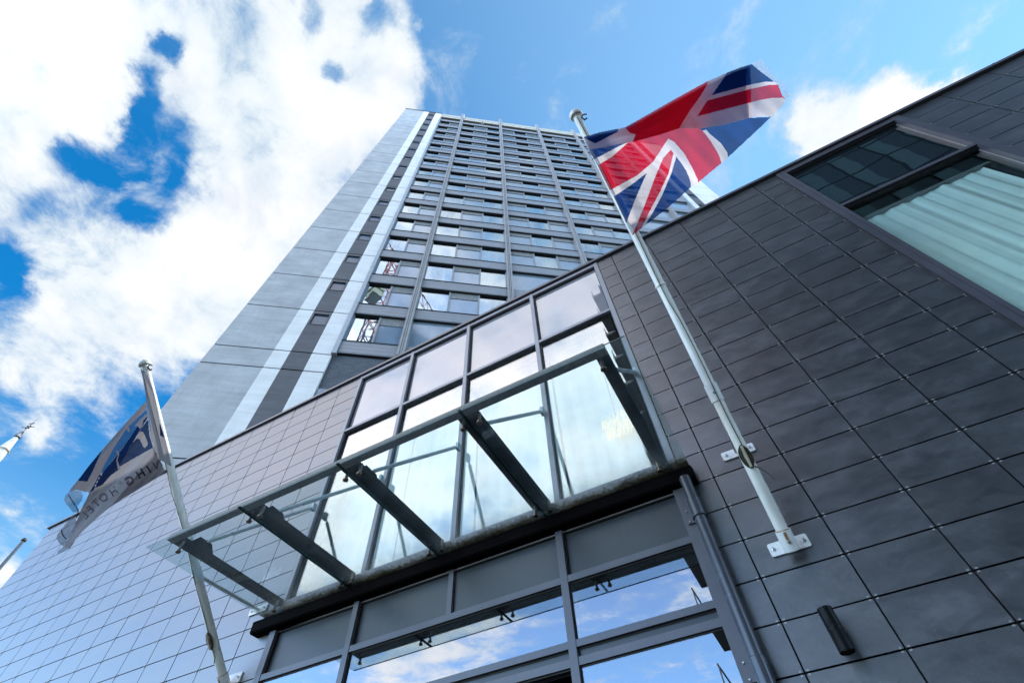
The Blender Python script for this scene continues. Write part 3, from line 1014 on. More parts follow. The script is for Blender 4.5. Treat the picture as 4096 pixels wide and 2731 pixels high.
topB = [(265, 700), (400, 660), (545, 632), (605, 620), (800, 510), (1000, 395), (1270, 248), (1350, 215), (1430, 178), (1530, 140), (1622, 112)]


def top_y(x):
    for (xa, ya), (xb, yb) in zip(topB[:-1], topB[1:]):
        if xa <= x <= xb:
            return ya + (yb - ya) * (x - xa) / (xb - xa)
    return topB[0][1] if x < topB[0][0] else topB[-1][1]


def off_b(x, y):
    ty, ly = top_y(x), low_y(x)
    w_ = max(0.0, min(1.0, (y - ty) / max(1.0, ly - ty)))
    u = u_of(x, y)
    lift = 0.03 + 0.30 * ss(0.0, 0.25, u)
    fade = 1 - ss(1450, 1800, x)
    return off_a(x, y) - fade * lift * sin(pi * (0.08 + 0.80 * w_)) + 0.035 * u * sin(7 * w_ + 4 * u) - 0.015 * (1 - fade)


outA = [(272, 712), (330, 690), (560, 645), (640, 610), (810, 520), (1005, 408), (1275, 262), (1440, 190), (1540, 152), (1616, 128), (1620, 545), (1780, 537), (1700, 620),
        (1600, 710), (1430, 868), (1380, 912), (1290, 985), (1190, 1070), (1130, 1110), (960, 1262), (800, 1387), (730, 1440), (662, 1492), (650, 1470), (610, 1390), (560, 1285), (510, 1180), (480, 1130), (430, 1030), (380, 932), (350, 880), (310, 808)]
layA = [([(300, 700), (640, 600), (1630, 100), (1630, 560), (1180, 660), (700, 760), (310, 808)], 2),
        ([(700, 560), (1300, 240), (1180, 480), (1050, 640), (700, 750)], 1),
        ([(310, 808), (330, 780), (600, 735), (600, 765), (352, 882)], 2),
        ([(352, 882), (560, 772), (660, 725), (660, 760), (600, 772), (500, 860), (380, 932)], 0),
        ([(380, 932), (500, 858), (600, 770), (640, 735), (1000, 640), (1185, 615), (1240, 665), (1285, 725), (1330, 795), (1362, 855), (1380, 912), (1290, 985), (1190, 1070), (1186, 1040), (1150, 960), (1080, 835), (1000, 742), (950, 715), (830, 900), (700, 1010), (480, 1130)], 1),
        ([(510, 1180), (640, 1095), (780, 988), (745, 1065), (690, 1190), (612, 1395), (560, 1285)], 2),
        ([(972, 802), (993, 832), (955, 990), (880, 1150), (800, 1300), (735, 1435), (662, 1492), (664, 1480), (700, 1400), (760, 1250), (850, 1010), (910, 870)], 1),
        ([(1015, 860), (1055, 910), (1092, 965), (1120, 1030), (1133, 1075), (1130, 1110), (960, 1262), (800, 1387), (770, 1400), (825, 1310), (900, 1170), (975, 995)], 2),
        ([(1200, 600), (1240, 628), (1290, 680), (1375, 752), (1428, 830), (1430, 868), (1600, 710), (1780, 537), (1630, 530), (1400, 590)], 2)]
mA = sheet_mesh(SH, outA, layA, off_a, 5.0)
outB = topB + [(1690, 170), (1800, 252), (1832, 268), (1868, 365), (1900, 402), (1880, 440), (1780, 537), (1620, 545), (1400, 605), (1180, 637), (1035, 634), (900, 680), (670, 742), (575, 757), (310, 808), (290, 765)]
layB = [([(265, 698), (400, 655), (548, 628), (548, 656), (365, 753), (262, 703)], 2),
        ([(575, 600), (605, 612), (800, 500), (1275, 240), (1255, 300), (1190, 400), (1130, 480), (1033, 640), (900, 684), (662, 748), (688, 682), (640, 665), (603, 622)], 1),
        ([(1430, 170), (1530, 130), (1622, 100), (1700, 160), (1815, 258), (1740, 256), (1625, 277), (1300, 365), (1392, 235)], 2),
        ([(1265, 408), (1620, 313), (1760, 283), (1834, 280), (1870, 368), (1902, 404), (1870, 385), (1780, 388), (1690, 404), (1620, 422), (1180, 537)], 1)]
mB = sheet_mesh(SH, outB, layB, off_b, 5.0)
o0 = len(mA.v)
mA.v += mB.v; mA.f += [[i + o0 for i in f] for f in mB.f]; mA.m += mB.m; mA.tone += mB.tone
upB = [(1600, 150), (1530, 165), (1430, 205), (1350, 245), (1270, 280), (1000, 425), (800, 540), (610, 645), (400, 690), (300, 720)]
mC = sheet_mesh(SH, lowB[:-1] + upB, layB, lambda x, y: 0.5 * (off_a(x, y) + off_b(x, y)), 5.0)
o0 = len(mA.v)
mA.v += mC.v; mA.f += [[i + o0 for i in f] for f in mC.f]; mA.m += mC.m; mA.tone += mC.tone
P(mA, 'cloth', FM, uf, smooth=True)
# the hoist sleeve: a second layer of cloth folded round the pole side
outS = [(318, 806), (378, 800), (425, 880), (545, 1130), (650, 1340), (690, 1440), (664, 1488), (650, 1468), (610, 1388), (560, 1283), (510, 1178), (480, 1128), (430, 1028), (382, 932), (352, 880)]
layS = [([(300, 790), (400, 790), (395, 862), (352, 882)], 2), ([(380, 932), (440, 895), (560, 1105), (480, 1130)], 1), ([(510, 1180), (560, 1150), (670, 1370), (612, 1395)], 2), ([(664, 1490), (672, 1440), (720, 1400), (730, 1440)], 1)]
mS = sheet_mesh(SH, outS, layS, lambda x, y: off_a(x, y) + 0.125 - 0.06 * ss(0.0, 0.06, u_of(x, y)), 5.0)
P(mS, 'hoist_sleeve', FM, uf, smooth=True)
# loose threads of the worn fly end
th = MB()
rnd = random.Random(5)
rimA = [(1622, 112), (1650, 150), (1700, 195), (1760, 228), (1830, 262)]
rimB = [(1705, 74), (1735, 130), (1775, 180), (1795, 225), (1845, 258)]
rimC = [(1832, 262), (1850, 310), (1872, 365), (1885, 392)]
rimD = [(1880, 258), (1905, 310), (1912, 350), (1932, 372)]


def along(pl, t):
    s = t * (len(pl) - 1); i = min(int(s), len(pl) - 2); f_ = s - i
    return (pl[i][0] + (pl[i + 1][0] - pl[i][0]) * f_, pl[i][1] + (pl[i + 1][1] - pl[i][1]) * f_)


for ra, rb, n in ((rimA, rimB, 46), (rimC, rimD, 26)):
    for k in range(n):
        t = (k + rnd.uniform(-0.3, 0.3)) / n
        t = min(max(t, 0), 1)
        a = along(ra, t); b = along(rb, t)
        l = rnd.uniform(0.85, 1.05)
        b = (a[0] + (b[0] - a[0]) * l, a[1] + (b[1] - a[1]) * l)
        m_ = ((a[0] + b[0]) / 2, (a[1] + b[1]) / 2 + rnd.uniform(-2, 2))
        pts = [SH.pt(p[0], p[1], off_b(p[0], p[1]) + rnd.uniform(-0.004, 0.004)) for p in (a, m_, b)]
        th.path(pts, 0.0011, 4)
    for f_ in (0.55, 1.0):
        pts = [along(ra, t / 20) for t in range(21)]; pb = [along(rb, t / 20) for t in range(21)]
        th.path([SH.pt(p[0] + (q_[0] - p[0]) * f_, p[1] + (q_[1] - p[1]) * f_, off_b(p[0], p[1])) for p, q_ in zip(pts, pb)], 0.0012, 4)
P(th, 'frayed_threads', THREAD, uf)

# ---- hotel flag on the left pole
hf = thing('hotel_flag', 'drooping blue and white hotel flag with mirrored grey lettering, on the left-hand pole', 'flag', (-5.6, 1.5, 6.2), 'flags on the hotel flagpoles')
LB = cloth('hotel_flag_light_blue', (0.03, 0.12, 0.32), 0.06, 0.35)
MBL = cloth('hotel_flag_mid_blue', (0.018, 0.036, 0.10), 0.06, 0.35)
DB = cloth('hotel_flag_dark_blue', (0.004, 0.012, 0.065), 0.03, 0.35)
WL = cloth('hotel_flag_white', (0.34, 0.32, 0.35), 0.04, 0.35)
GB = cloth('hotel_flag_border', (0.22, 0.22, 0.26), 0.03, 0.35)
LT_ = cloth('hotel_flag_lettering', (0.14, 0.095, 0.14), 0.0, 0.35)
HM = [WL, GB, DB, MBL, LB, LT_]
SL = Sheet(200, 1420, 0.52288, (-5.60, 1.150, 6.640), Vector((0, 2.75, -2.555)), Vector((-1, 0, 0)))


def off_l(x, y):
    # ridges running from the upper hoist down to the fly
    s = (x - 735) * 0.80 + (y - 350) * 0.60      # across the droop
    r_ = sqrt(max(0.0, (735 - x) ** 2 + (y - 350) ** 2)) / 900.0
    return min(1, r_ * 2.5) * (0.085 * sin(s / 60.0) + 0.045 * sin(s / 27.0 + 2 * r_) + 0.014 * sin(s / 11.0 + 5 * r_)) + 0.04 * r_


outM = [(738, 345), (690, 395), (640, 450), (540, 560), (470, 640), (400, 720), (300, 840), (220, 945), (165, 1010), (138, 1048), (205, 1030), (262, 1045), (300, 1050), (272, 1110), (240, 1170), (210, 1250), (190, 1300), (165, 1360), (130, 1420), (100, 1455), (118, 1478), (150, 1478), (172, 1455), (195, 1410), (250, 1345), (350, 1255), (420, 1195), (480, 1150), (560, 1098), (620, 1062), (690, 1018), (800, 950), (886, 888), (850, 820), (800, 720), (765, 620), (752, 500), (742, 420)]
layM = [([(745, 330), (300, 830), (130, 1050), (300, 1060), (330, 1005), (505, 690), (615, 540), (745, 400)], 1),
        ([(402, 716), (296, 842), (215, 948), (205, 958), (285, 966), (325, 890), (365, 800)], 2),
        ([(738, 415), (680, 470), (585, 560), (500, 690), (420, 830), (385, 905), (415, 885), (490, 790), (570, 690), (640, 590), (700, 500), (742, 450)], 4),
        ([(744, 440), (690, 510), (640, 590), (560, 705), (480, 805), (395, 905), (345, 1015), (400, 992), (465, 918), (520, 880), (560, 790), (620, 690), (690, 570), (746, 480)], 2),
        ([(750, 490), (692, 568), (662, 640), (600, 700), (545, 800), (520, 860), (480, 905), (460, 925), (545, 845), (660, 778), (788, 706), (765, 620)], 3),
        ([(600, 700), (545, 800), (530, 850), (575, 770), (610, 700)], 2),
        ([(395, 905), (352, 1000), (335, 1030), (300, 1052), (340, 985), (372, 920)], 2),
        ([(655, 642), (690, 586), (712, 585), (728, 620), (748, 668), (745, 690), (725, 708), (712, 700), (690, 648), (672, 636)], 0),
        ([(648, 540), (682, 500), (712, 472), (738, 440), (746, 468), (715, 498), (705, 540), (690, 565), (672, 545)], 1),
        ([(580, 548), (600, 545), (614, 575), (602, 590), (585, 565)], 1),
        ([(505, 735), (520, 725), (528, 760), (516, 800), (528, 840), (540, 868), (525, 884), (512, 840), (508, 800), (520, 765)], 1),
        ([(240, 1052), (300, 1050), (272, 1110), (250, 1085)], 4)]
for kx, ky in ((392, 905), (372, 935), (358, 962), (346, 990)):
    layM.append(([(kx, ky), (kx + 9, ky - 4), (kx + 4, ky + 13), (kx - 5, ky + 16)], 0))
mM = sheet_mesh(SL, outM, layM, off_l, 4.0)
# the part of the cloth wrapped along the pole
outR = [(690, 104), (712, 116), (738, 145), (765, 195), (785, 250), (806, 322), (830, 440), (842, 520), (880, 632), (905, 730), (920, 790), (934, 852), (895, 834), (860, 812), (828, 806), (806, 735), (768, 630), (752, 500), (742, 400), (725, 270), (704, 160)]
layR = [([(690, 104), (735, 180), (745, 400), (775, 560), (765, 620), (742, 420)], 1),
        ([(836, 450), (846, 520), (882, 634), (842, 612), (838, 530)], 2), ([(770, 195), (790, 250), (806, 325), (795, 300), (775, 230)], 2),
        ([(690, 100), (740, 140), (775, 220), (800, 300), (770, 260), (735, 190)], 1)]


def off_r(x, y):
    cx = 690 + (y - 104) * 0.27
    return -0.07 - 0.03 * sin(pi * max(0, min(1, (x - cx + 25) / 95.0)))


mR = sheet_mesh(SL, outR, layR, off_r, 4.0)
o0 = len(mM.v)
mM.v += mR.v; mM.f += [[i + o0 for i in f] for f in mR.f]; mM.m += mR.m; mM.tone += mR.tone
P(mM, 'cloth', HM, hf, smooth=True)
# lettering, seen from its back
txt = MB()


def letter(ch, cx, cy, h, ang, bold, wid=1.0):
    vs, fs = font_mesh(ch, 1.0, 0.0)
    if not vs:
        return
    xs = [v.x for v in vs]; ys = [v.y for v in vs]
    mx_, my_ = (min(xs) + max(xs)) / 2, (min(ys) + max(ys)) / 2
    k = h / max(1e-6, (max(ys) - min(ys)))
    r_ = (-cos(ang), sin(ang)); u_ = (-sin(ang), -cos(ang))
    copies = ((0, 0), (2.2, 0), (-2.2, 0), (0, 2.2), (0, -2.2)) if bold else ((0, 0),)
    for dx, dy in copies:
        pts = []
        for v in vs:
            a = (v.x - mx_) * k * wid + dx; b = (v.y - my_) * k + dy
            x = cx + r_[0] * a + u_[0] * b; y = cy + r_[1] * a + u_[1] * b
            pts.append(SL.pt(x, y, off_l(x, y) - 0.022 - 0.0002 * len(txt.f) / 100.0))
        txt.add(pts, fs)


for ch, cx, cy, h, ang, bold in (('N', 822, 832, 62, 0.60, 0), ('I', 755, 871, 62, 0.58, 1), ('H', 692, 906, 62, 0.58, 1), ('G', 607, 957, 66, 0.60, 1), ('H', 486, 1040, 60, 0.62, 0), ('O', 408, 1086, 60, 0.68, 0), ('T', 352, 1130, 58, 0.72, 0), ('E', 304, 1180, 58, 0.80, 0), ('L', 262, 1224, 58, 0.85, 0)):
    letter(ch, cx, cy, h, ang, bold)
letter('R', 537, 975, 12, 0.6, 0)
letter('R', 655, 669, 10, 0.6, 0)


def ring(cx, cy, r0, r1):
    n = 20
    pts = []
    for r_ in (r0, r1):
        for k in range(n):
            x = cx + r_ * cos(2 * pi * k / n); y = cy + r_ * sin(2 * pi * k / n)
            pts.append(SL.pt(x, y, off_l(x, y) - 0.024))
    txt.add(pts, [(k, (k + 1) % n, n + (k + 1) % n, n + k) for k in range(n)])


ring(537, 975, 11.0, 13.0); ring(655, 669, 9, 10.5)
P(txt, 'lettering', LT_, hf)
# hemmed, threadbare fly edge
NET = cloth('threadbare_hem', (0.22, 0.26, 0.32), 0.5, 0.4)
HEMD = cloth('dark_hem_tape', (0.05, 0.04, 0.05), 0.05)
outN = [(138, 1048), (180, 1030), (235, 1036), (255, 1070), (245, 1110), (215, 1150), (208, 1205), (175, 1205), (150, 1170), (118, 1135), (105, 1105), (112, 1078)]
outN2 = [(185, 1210), (130, 1270), (85, 1330), (55, 1365), (48, 1400), (70, 1440), (100, 1460), (55, 1500), (52, 1528), (90, 1512), (130, 1485), (165, 1440), (190, 1360), (205, 1270)]
net = sheet_mesh(SL, outN, [], lambda x, y: off_l(x, y) + 0.05, 5.0)
n2 = sheet_mesh(SL, outN2, [], lambda x, y: off_l(x, y) + 0.05, 5.0)
o0 = len(net.v)
net.v += n2.v; net.f += [[i + o0 for i in f] for f in n2.f]; net.m += n2.m; net.tone += n2.tone
P(net, 'threadbare_edge', NET, hf, smooth=True)
tp = MB()
for line in ([(140, 1066), (165, 1105), (190, 1145), (214, 1178), (214, 1215), (200, 1245)], [(90, 1335), (92, 1362), (108, 1388), (124, 1405)]):
    for a, b in zip(line[:-1], line[1:]):
        pa = [SL.pt(a[0] + d, a[1], off_l(*a) + 0.04) for d in (-5, 5)]; pb = [SL.pt(b[0] + d, b[1], off_l(*b) + 0.04) for d in (-5, 5)]
        tp.quad(pa[0], pa[1], pb[1], pb[0])
P(tp, 'hem_tape', HEMD, hf)

# ------------------------------------------------------------------ tower
DT = 12.5
AZ = 0.9363919716330918
TN = Vector((-cos(AZ), sin(AZ), 0))        # into the tower
TT = Vector((sin(AZ), cos(AZ), 0))         # along its front
tw = thing('hotel_tower', 'tall slab hotel tower with rows of windows and painted end walls behind the slate wing', 'tower block', tuple(TN * DT), None, atan2(TT.y, TT.x))
tw.rotation_euler = (0, 0, atan2(TT.y, TT.x))


def PT(mb, name, mats, parent=tw, **kw):
    o = mb.build(name, mats, None, **kw)
    o.parent = parent
    return o


def zu(z):
    return z * DT + 1.6


def su(s):
    return s * DT


def zk(k):
    return zu(2.133 + 0.2445 * k - 0.0006 * k * k)


S0, S1 = su(-0.764), su(1.885)
B0, B1 = su(-0.405), su(1.548)
ZTOP = zu(5.47)
# main body behind the facade
m = MB(); m.box(S0 + 0.02, S1 - 0.02, 0.62, 15.0, 0, zu(5.44), 0)
PT(m, 'body', MT['render_dark'])
# painted end walls as stacked panels with real joints
stripes_l = [(S0, su(-0.583), 'render_grey'), (su(-0.583), su(-0.532), 'render_white'), (su(-0.532), su(-0.4655), 'render_dark'), (su(-0.4655), B0, 'render_white')]
stripes_r = [(B1, su(1.605), 'render_white'), (su(1.605), su(1.675), 'render_dark'), (su(1.675), su(1.72), 'render_white'), (su(1.72), S1, 'render_white')]
joints = [0.0, zu(0.40), zu(0.85), zu(1.218), zu(1.310)] + [zk(k) + zu(0.1685) - 1.6 for k in range(-3, 14)]
joints = sorted(z for z in joints if z < ZTOP - 0.5) + [ZTOP - 0.45, ZTOP]
NW = [(zk(k) + (zu(0.1685) - 1.6)) for k in range(-3, 13)] + [zu(1.310)]
for name, st_, nw in (('end_wall', stripes_l, (su(-0.532), su(-0.4655))), ('end_wall', stripes_r, (su(1.605), su(1.675)))):
    m = MB()
    for j in range(len(joints) - 1):
        z0, z1 = joints[j] + 0.032, joints[j + 1] - 0.032
        for i, (a, b, mk_) in enumerate(st_):
            mi = {'render_grey': 0, 'render_white': 1, 'render_dark': 2}[mk_]
            if mk_ == 'render_dark' and j >= 4 and j < len(joints) - 3:
                # leave the opening of the narrow window
                wz1 = z1 - 0.12; wz0 = z1 - 1.12 + 0.02
                m.box(a, b, 0.0, 0.5, z0, wz0, mi); m.box(a, b, 0.0, 0.5, wz1, z1, mi)
                m.box(a, a + 0.03, 0.0, 0.5, wz0, wz1, mi); m.box(b - 0.03, b, 0.0, 0.5, wz0, wz1, mi)
            else:
                m.box(a, b, 0.0, 0.5, z0, z1, mi)
    m.box(st_[0][0] + 0.01, st_[-1][1] - 0.01, 0.09, 0.64, 0, ZTOP - 0.01, 3)
    PT(m, name, [MT['render_grey'], MT['render_white'], MT['render_dark'], MT['recess']])
    cpg = MB(); cpg.box(st_[0][0] - 0.05, st_[-1][1] + 0.05, -0.06, 0.6, ZTOP, ZTOP + 0.06)
    PT(cpg, 'wall_coping', MT['dframe'])
# narrow windows in the dark stripe
wproto = MB()
ww, wh = su(0.0665) - 0.06, 0.96
wproto.box(0, ww, -0.02, 0.10, -0.03, 0.02, 0); wproto.box(0, 0.06, 0.0, 0.10, 0.02, wh, 0); wproto.box(ww - 0.06, ww, 0, 0.10, 0.02, wh, 0); wproto.box(0.06, ww - 0.06, 0, 0.10, wh - 0.09, wh, 0)
wproto.box(0.06, ww - 0.06, 0.09, 0.11, 0.02, wh - 0.09, 1)
npane = MB(); npane.box(0.06, ww - 0.06, 0.075, 0.08, 0.02, wh - 0.09)
first = None
for j in range(4, len(joints) - 3):
    for side_, xa in ((0, su(-0.532) + 0.03), (1, su(1.605) + 0.03)):
        if side_ == 1 and joints[j + 1] < zu(3.2):
            continue
        loc = (xa, 0.0, joints[j + 1] - 0.025 - 0.12 - 0.96)
        if first is None:
            first = PT(wproto, 'narrow_window', [MT['dframe'], MT['dark']])
            first.location = loc
            fp = npane.build('pane', MT['narrow'], None); fp.parent = first
        else:
            o = inst(first, 'narrow_window', tw, loc)
            inst(fp, 'pane', o, (0, 0, 0))
# brick below the lowest band of windows
m = MB(); m.box(B0, B1, 0.12, 0.61, 0, zk(-3) - 0.9)
PT(m, 'brick_base', MT['brick'])
m = MB(); xb = B0 + 0.02
m.box(xb, xb + 1.3, 0.06, 0.14, zu(1.0), zu(1.148), 0); m.box(xb + 0.07, xb + 1.23, 0.05, 0.07, zu(1.0) + 0.07, zu(1.148) - 0.07, 1)
PT(m, 'low_window', [MT['tframe'], MT['towerpanel']])

# bays
fins = [0.573 + 0.3825 * k for k in (-2, -1, 0, 1, 2)]
FW = 0.30
fd = {'n': []}
for s in fins:
    m = MB(); x = su(s)
    m.box(x - FW / 2, x - 0.055, -0.16, 0.55, zk(-3) - 0.85, zu(5.565), 0)
    m.box(x - 0.030, x + 0.030, -0.15, 0.55, zk(-3) - 0.85, zu(5.565), 0)
    m.box(x + 0.055, x + FW / 2, -0.16, 0.55, zk(-3) - 0.85, zu(5.565), 0)
    m.box(x - 0.10, x + 0.10, -0.05, 0.5, zk(-3) - 0.85, zu(5.562), 1)
    for k in range(-2, 14, 1):
        z = zk(k) - 0.25
        m.box(x - FW / 2 - 0.002, x + FW / 2 + 0.002, -0.148, 0.3, z, z + 0.015, 1)
    PT(m, 'pier', [MT['fin'], MT['gasket']])
m = MB(); m.box(B0 - 0.02, B0 + 0.16, -0.09, 0.55, zk(-3) - 0.95, zu(5.26)); m.box(B0 - 0.03, B0 + 0.17, -0.10, 0.5, zk(-3) - 1.02, zk(-3) - 0.95)
PT(m, 'jamb', MT['jamb'])
m = MB(); m.box(B1 - 0.16, B1 + 0.02, -0.09, 0.55, zk(-3) - 0.95, zu(5.26))
PT(m, 'jamb', MT['jamb'])
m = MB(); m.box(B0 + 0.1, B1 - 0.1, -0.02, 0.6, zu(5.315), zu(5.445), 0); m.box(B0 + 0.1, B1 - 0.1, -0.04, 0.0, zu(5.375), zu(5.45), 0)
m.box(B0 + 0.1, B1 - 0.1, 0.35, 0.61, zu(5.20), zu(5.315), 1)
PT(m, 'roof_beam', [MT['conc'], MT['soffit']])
bx = [su(-0.405) + 0.16] + [su(s) for s in fins] + [su(1.548) - 0.16]
bays = []
for i in range(6):
    a = bx[i] + (FW / 2 if i > 0 else 0); b = bx[i + 1] - (FW / 2 if i < 5 else 0)
    bays.append((a, b))
pat = ['LD', 'LDL', 'DLD', 'LDL', 'DLD', 'DL']
vis_from = [-3, -2, 0, 1, 5, 7]
GY = 0.16            # glass line behind the spandrel face
protos = {}
variants = {}
rw = random.Random(21)


def bay_kind(i):
    return 'end' if i in (0, 5) else 'mid'


hidden = MB(); hiddenp = MB(); hiddens = MB()
SH_ = 0.83
for i, (a, b) in enumerate(bays):
    nP = len(pat[i])
    pw = (b - a) / nP
    for k in range(-3, 14):
        z = zk(k)
        shown = k >= vis_from[i]
        key = ('span', round(b - a, 2))
        top_band = k == 13
        if shown:
            if key not in protos:
                m = MB()
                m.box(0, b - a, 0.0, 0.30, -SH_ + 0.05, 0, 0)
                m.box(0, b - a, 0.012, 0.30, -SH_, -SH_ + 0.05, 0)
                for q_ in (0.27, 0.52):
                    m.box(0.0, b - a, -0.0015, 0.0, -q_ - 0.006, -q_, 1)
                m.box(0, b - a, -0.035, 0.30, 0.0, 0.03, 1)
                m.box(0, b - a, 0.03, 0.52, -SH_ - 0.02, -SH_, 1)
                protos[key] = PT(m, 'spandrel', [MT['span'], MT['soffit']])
                protos[key].location = (a, 0, z)
            else:
                inst(protos[key], 'spandrel', tw, (a, 0, z))
        else:
            hiddens.box(a, b, 0, 0.3, z - SH_, z)
        if k == 13:
            continue
        h = zk(k + 1) - SH_ - z
        h = max(h, 1.2)
        for j, ch in enumerate(pat[i]):
            x = a + j * pw
            if not shown:
                (hidden if ch == 'L' else hiddenp).box(x, x + pw, GY, GY + 0.05, z, z + h)
                continue
            key = (ch, round(pw, 2))
            H_ = 2.30
            if key not in protos:
                m = MB(); e = 0.045
                m.box(0, e, GY - 0.05, GY + 0.05, 0.03, H_, 0); m.box(pw - e, pw, GY - 0.05, GY + 0.05, 0.03, H_, 0)
                m.box(e, pw - e, GY - 0.03, GY + 0.05, 0.03, 0.10, 0)
                if ch == 'L':
                    fr = PT(m, 'window', MT['tframe'])
                    pm = MB(); pm.box(e, pw - e, GY, GY + 0.006, 0.10, H_)
                    pa = pm.build('pane', MT['towerglass'], None); pa.parent = fr
                    cu_ = wavy_curtain(e, pw - e, GY + 0.16, 0.05, H_, 0.025, 0.16, 6, 5)
                    cu_.box(e, pw - e, GY + 0.33, GY + 0.34, 0.05, H_, 1)
                    cu_ = cu_.build('curtain', [MT['curtain'], MT['dark']], None, smooth=False); cu_.parent = fr
                    alt = []
                    for q_ in range(2):
                        c2 = wavy_curtain(e, pw * (0.42 if q_ else 0.30), GY + 0.16, 0.05, H_, 0.03, 0.11, 6, 8 + q_)
                        c3 = wavy_curtain(pw * (0.80 if q_ else 0.62), pw - e, GY + 0.16, 0.05, H_, 0.03, 0.11, 6, 18 + q_)
                        c2.add(c3.v, c3.f)
                        c2.box(e, pw - e, GY + 0.33, GY + 0.34, 0.05, H_, 1)
                        ob_ = c2.build('curtain', [MT['curtain'], MT['dark']], None)
                        alt.append(ob_.data); bpy.data.objects.remove(ob_)
                    variants[key] = [cu_.data, cu_.data, cu_.data] + alt
                    protos[key] = (fr, pa, cu_)
                else:
                    m.box(e, pw - e, GY - 0.02, GY + 0.05, H_ - 0.64, H_, 1)
                    fr = PT(m, 'blank_panel', [MT['tframe'], MT['lintel']])
                    pm = MB(); pm.box(e, pw - e, GY + 0.01, GY + 0.02, 0.10, H_ - 0.64)
                    pa = pm.build('panel_face', MT['towerpanel'], None); pa.parent = fr
                    protos[key] = (fr, pa)
                fr.location = (x, 0, z)
            else:
                pr = protos[key]
                o = inst(pr[0], 'window' if ch == 'L' else 'blank_panel', tw, (x, 0, z))
                for c_ in pr[1:]:
                    n_ = inst(c_, c_.name.split('.')[0], o, (0, 0, 0))
                    if key in variants and n_.name.startswith('curtain'):
                        n_.data = rw.choice(variants[key])
for mb_, nm, mt_ in ((hidden, 'window', 'towerpanel'), (hiddenp, 'blank_panel', 'towerpanel'), (hiddens, 'spandrel', 'span')):
    o = PT(mb_, nm, MT[mt_]); o['kind'] = 'stuff'
m = MB(); x = su(0.0)
m.box(x, x + 0.25, -0.05, 0.4, zu(5.215), zu(5.30)); m.box(x + 0.04, x + 0.2, -0.3, -0.05, zu(5.23), zu(5.255))
PT(m, 'roof_bracket', MT['conc'])

# ------------------------------------------------------------------ church spire, far left
STONE = pbr('pale_spire_stone', (0.62, 0.58, 0.52), 0.85, var=0.2, scale=2, dirt=0.5)
IRON = pbr('black_iron', (0.015, 0.016, 0.02), 0.5)
sx_, sy_, sz_ = -67.25, 9.62, 44.15
sp = thing('church_spire', 'slender pale stone church spire topped by an iron cross and weathercock', 'spire', (sx_, sy_, 0))
m = MB()
m.lathe((sx_, sy_, 0), (0, 0, 1), [(3.2, 0), (3.2, 22), (2.6, 22.2), (0.50, sz_ - 2.4), (0.16, sz_ - 0.4), (0.10, sz_ - 0.2), (0, sz_ - 0.2)], 8)
for k in range(8):
    t = 2 * pi * k / 8
    m.tube((sx_ + 2.6 * cos(t), sy_ + 2.6 * sin(t), 22.2), (sx_ + 0.14 * cos(t), sy_ + 0.14 * sin(t), sz_ - 0.3), 0.09, 0.03, 6)
for zz, rr in ((sz_ - 2.7, 0.62), (sz_ - 4.6, 0.95)):
    m.lathe((sx_, sy_, zz), (0, 0, 1), [(rr * 0.8, 0), (rr * 1.06, 0.05), (rr * 1.06, 0.12), (rr * 0.8, 0.18)], 8)
P(m, 'spire', STONE, sp)
m = MB()
m.lathe((sx_, sy_, sz_ - 0.75), (0, 0, 1), [(0.18, 0), (0.32, 0.05), (0.32, 0.11), (0.18, 0.15)], 8)
for k in range(8):
    t = 2 * pi * k / 8
    m.path([(sx_ + 0.30 * cos(t), sy_ + 0.30 * sin(t), sz_ - 0.7), (sx_ + 0.36 * cos(t), sy_ + 0.36 * sin(t), sz_ - 0.52), (sx_ + 0.05 * cos(t), sy_ + 0.05 * sin(t), sz_ + 0.25)], 0.022, 5)
P(m, 'iron_crown', IRON, sp)
ca = Vector((FWD.x, FWD.y, 0)).normalized().cross(Vector((0, 0, 1)))
m = MB(); o_ = Vector((sx_, sy_, sz_))
m.tube(o_ - Vector((0, 0, 0.3)), o_ + Vector((0, 0, 1.75)), 0.035, 0.02, 6)
m.tube(o_ + Vector((0, 0, 0.95)) - ca * 0.62, o_ + Vector((0, 0, 0.95)) + ca * 0.62, 0.035, n=6)
for s_ in (-0.62, 0.62):
    m.lathe(o_ + Vector((0, 0, 0.95)) + ca * s_ - Vector((0, 0, 0.06)), (0, 0, 1), [(0, 0), (0.07, 0.06), (0, 0.12)], 6)
for s_, dz in ((0.16, 0.16), (-0.16, 0.16), (0.16, -0.16), (-0.16, -0.16)):
    m.lathe(o_ + Vector((0, 0, 0.95 + dz - 0.08)) + ca * s_, (0, 0, 1), [(0, 0), (0.09, 0.04), (0.09, 0.12), (0, 0.16)], 7)
P(m, 'cross', IRON, sp)
m = MB()
wv = [(-0.34, 1.50), (-0.20, 1.62), (0.0, 1.56), (0.14, 1.68), (0.26, 1.62), (0.16, 1.50), (0.06, 1.42), (-0.16, 1.44)]
m.add([o_ + ca * x + Vector((0, 0, z)) + ca.cross(Vector((0, 0, 1))) * t for t in (-0.02, 0.02) for x, z in wv],
      [tuple(range(8)), tuple(range(15, 7, -1))] + [(k, (k + 1) % 8, 8 + (k + 1) % 8, 8 + k) for k in range(8)])
P(m, 'weathercock', IRON, sp)
m = MB(); m.tube(o_ + Vector((0, 0, 1.7)), o_ + Vector((0, 0, 2.5)), 0.018, 0.008, 5)
P(m, 'lightning_rod', IRON, sp)

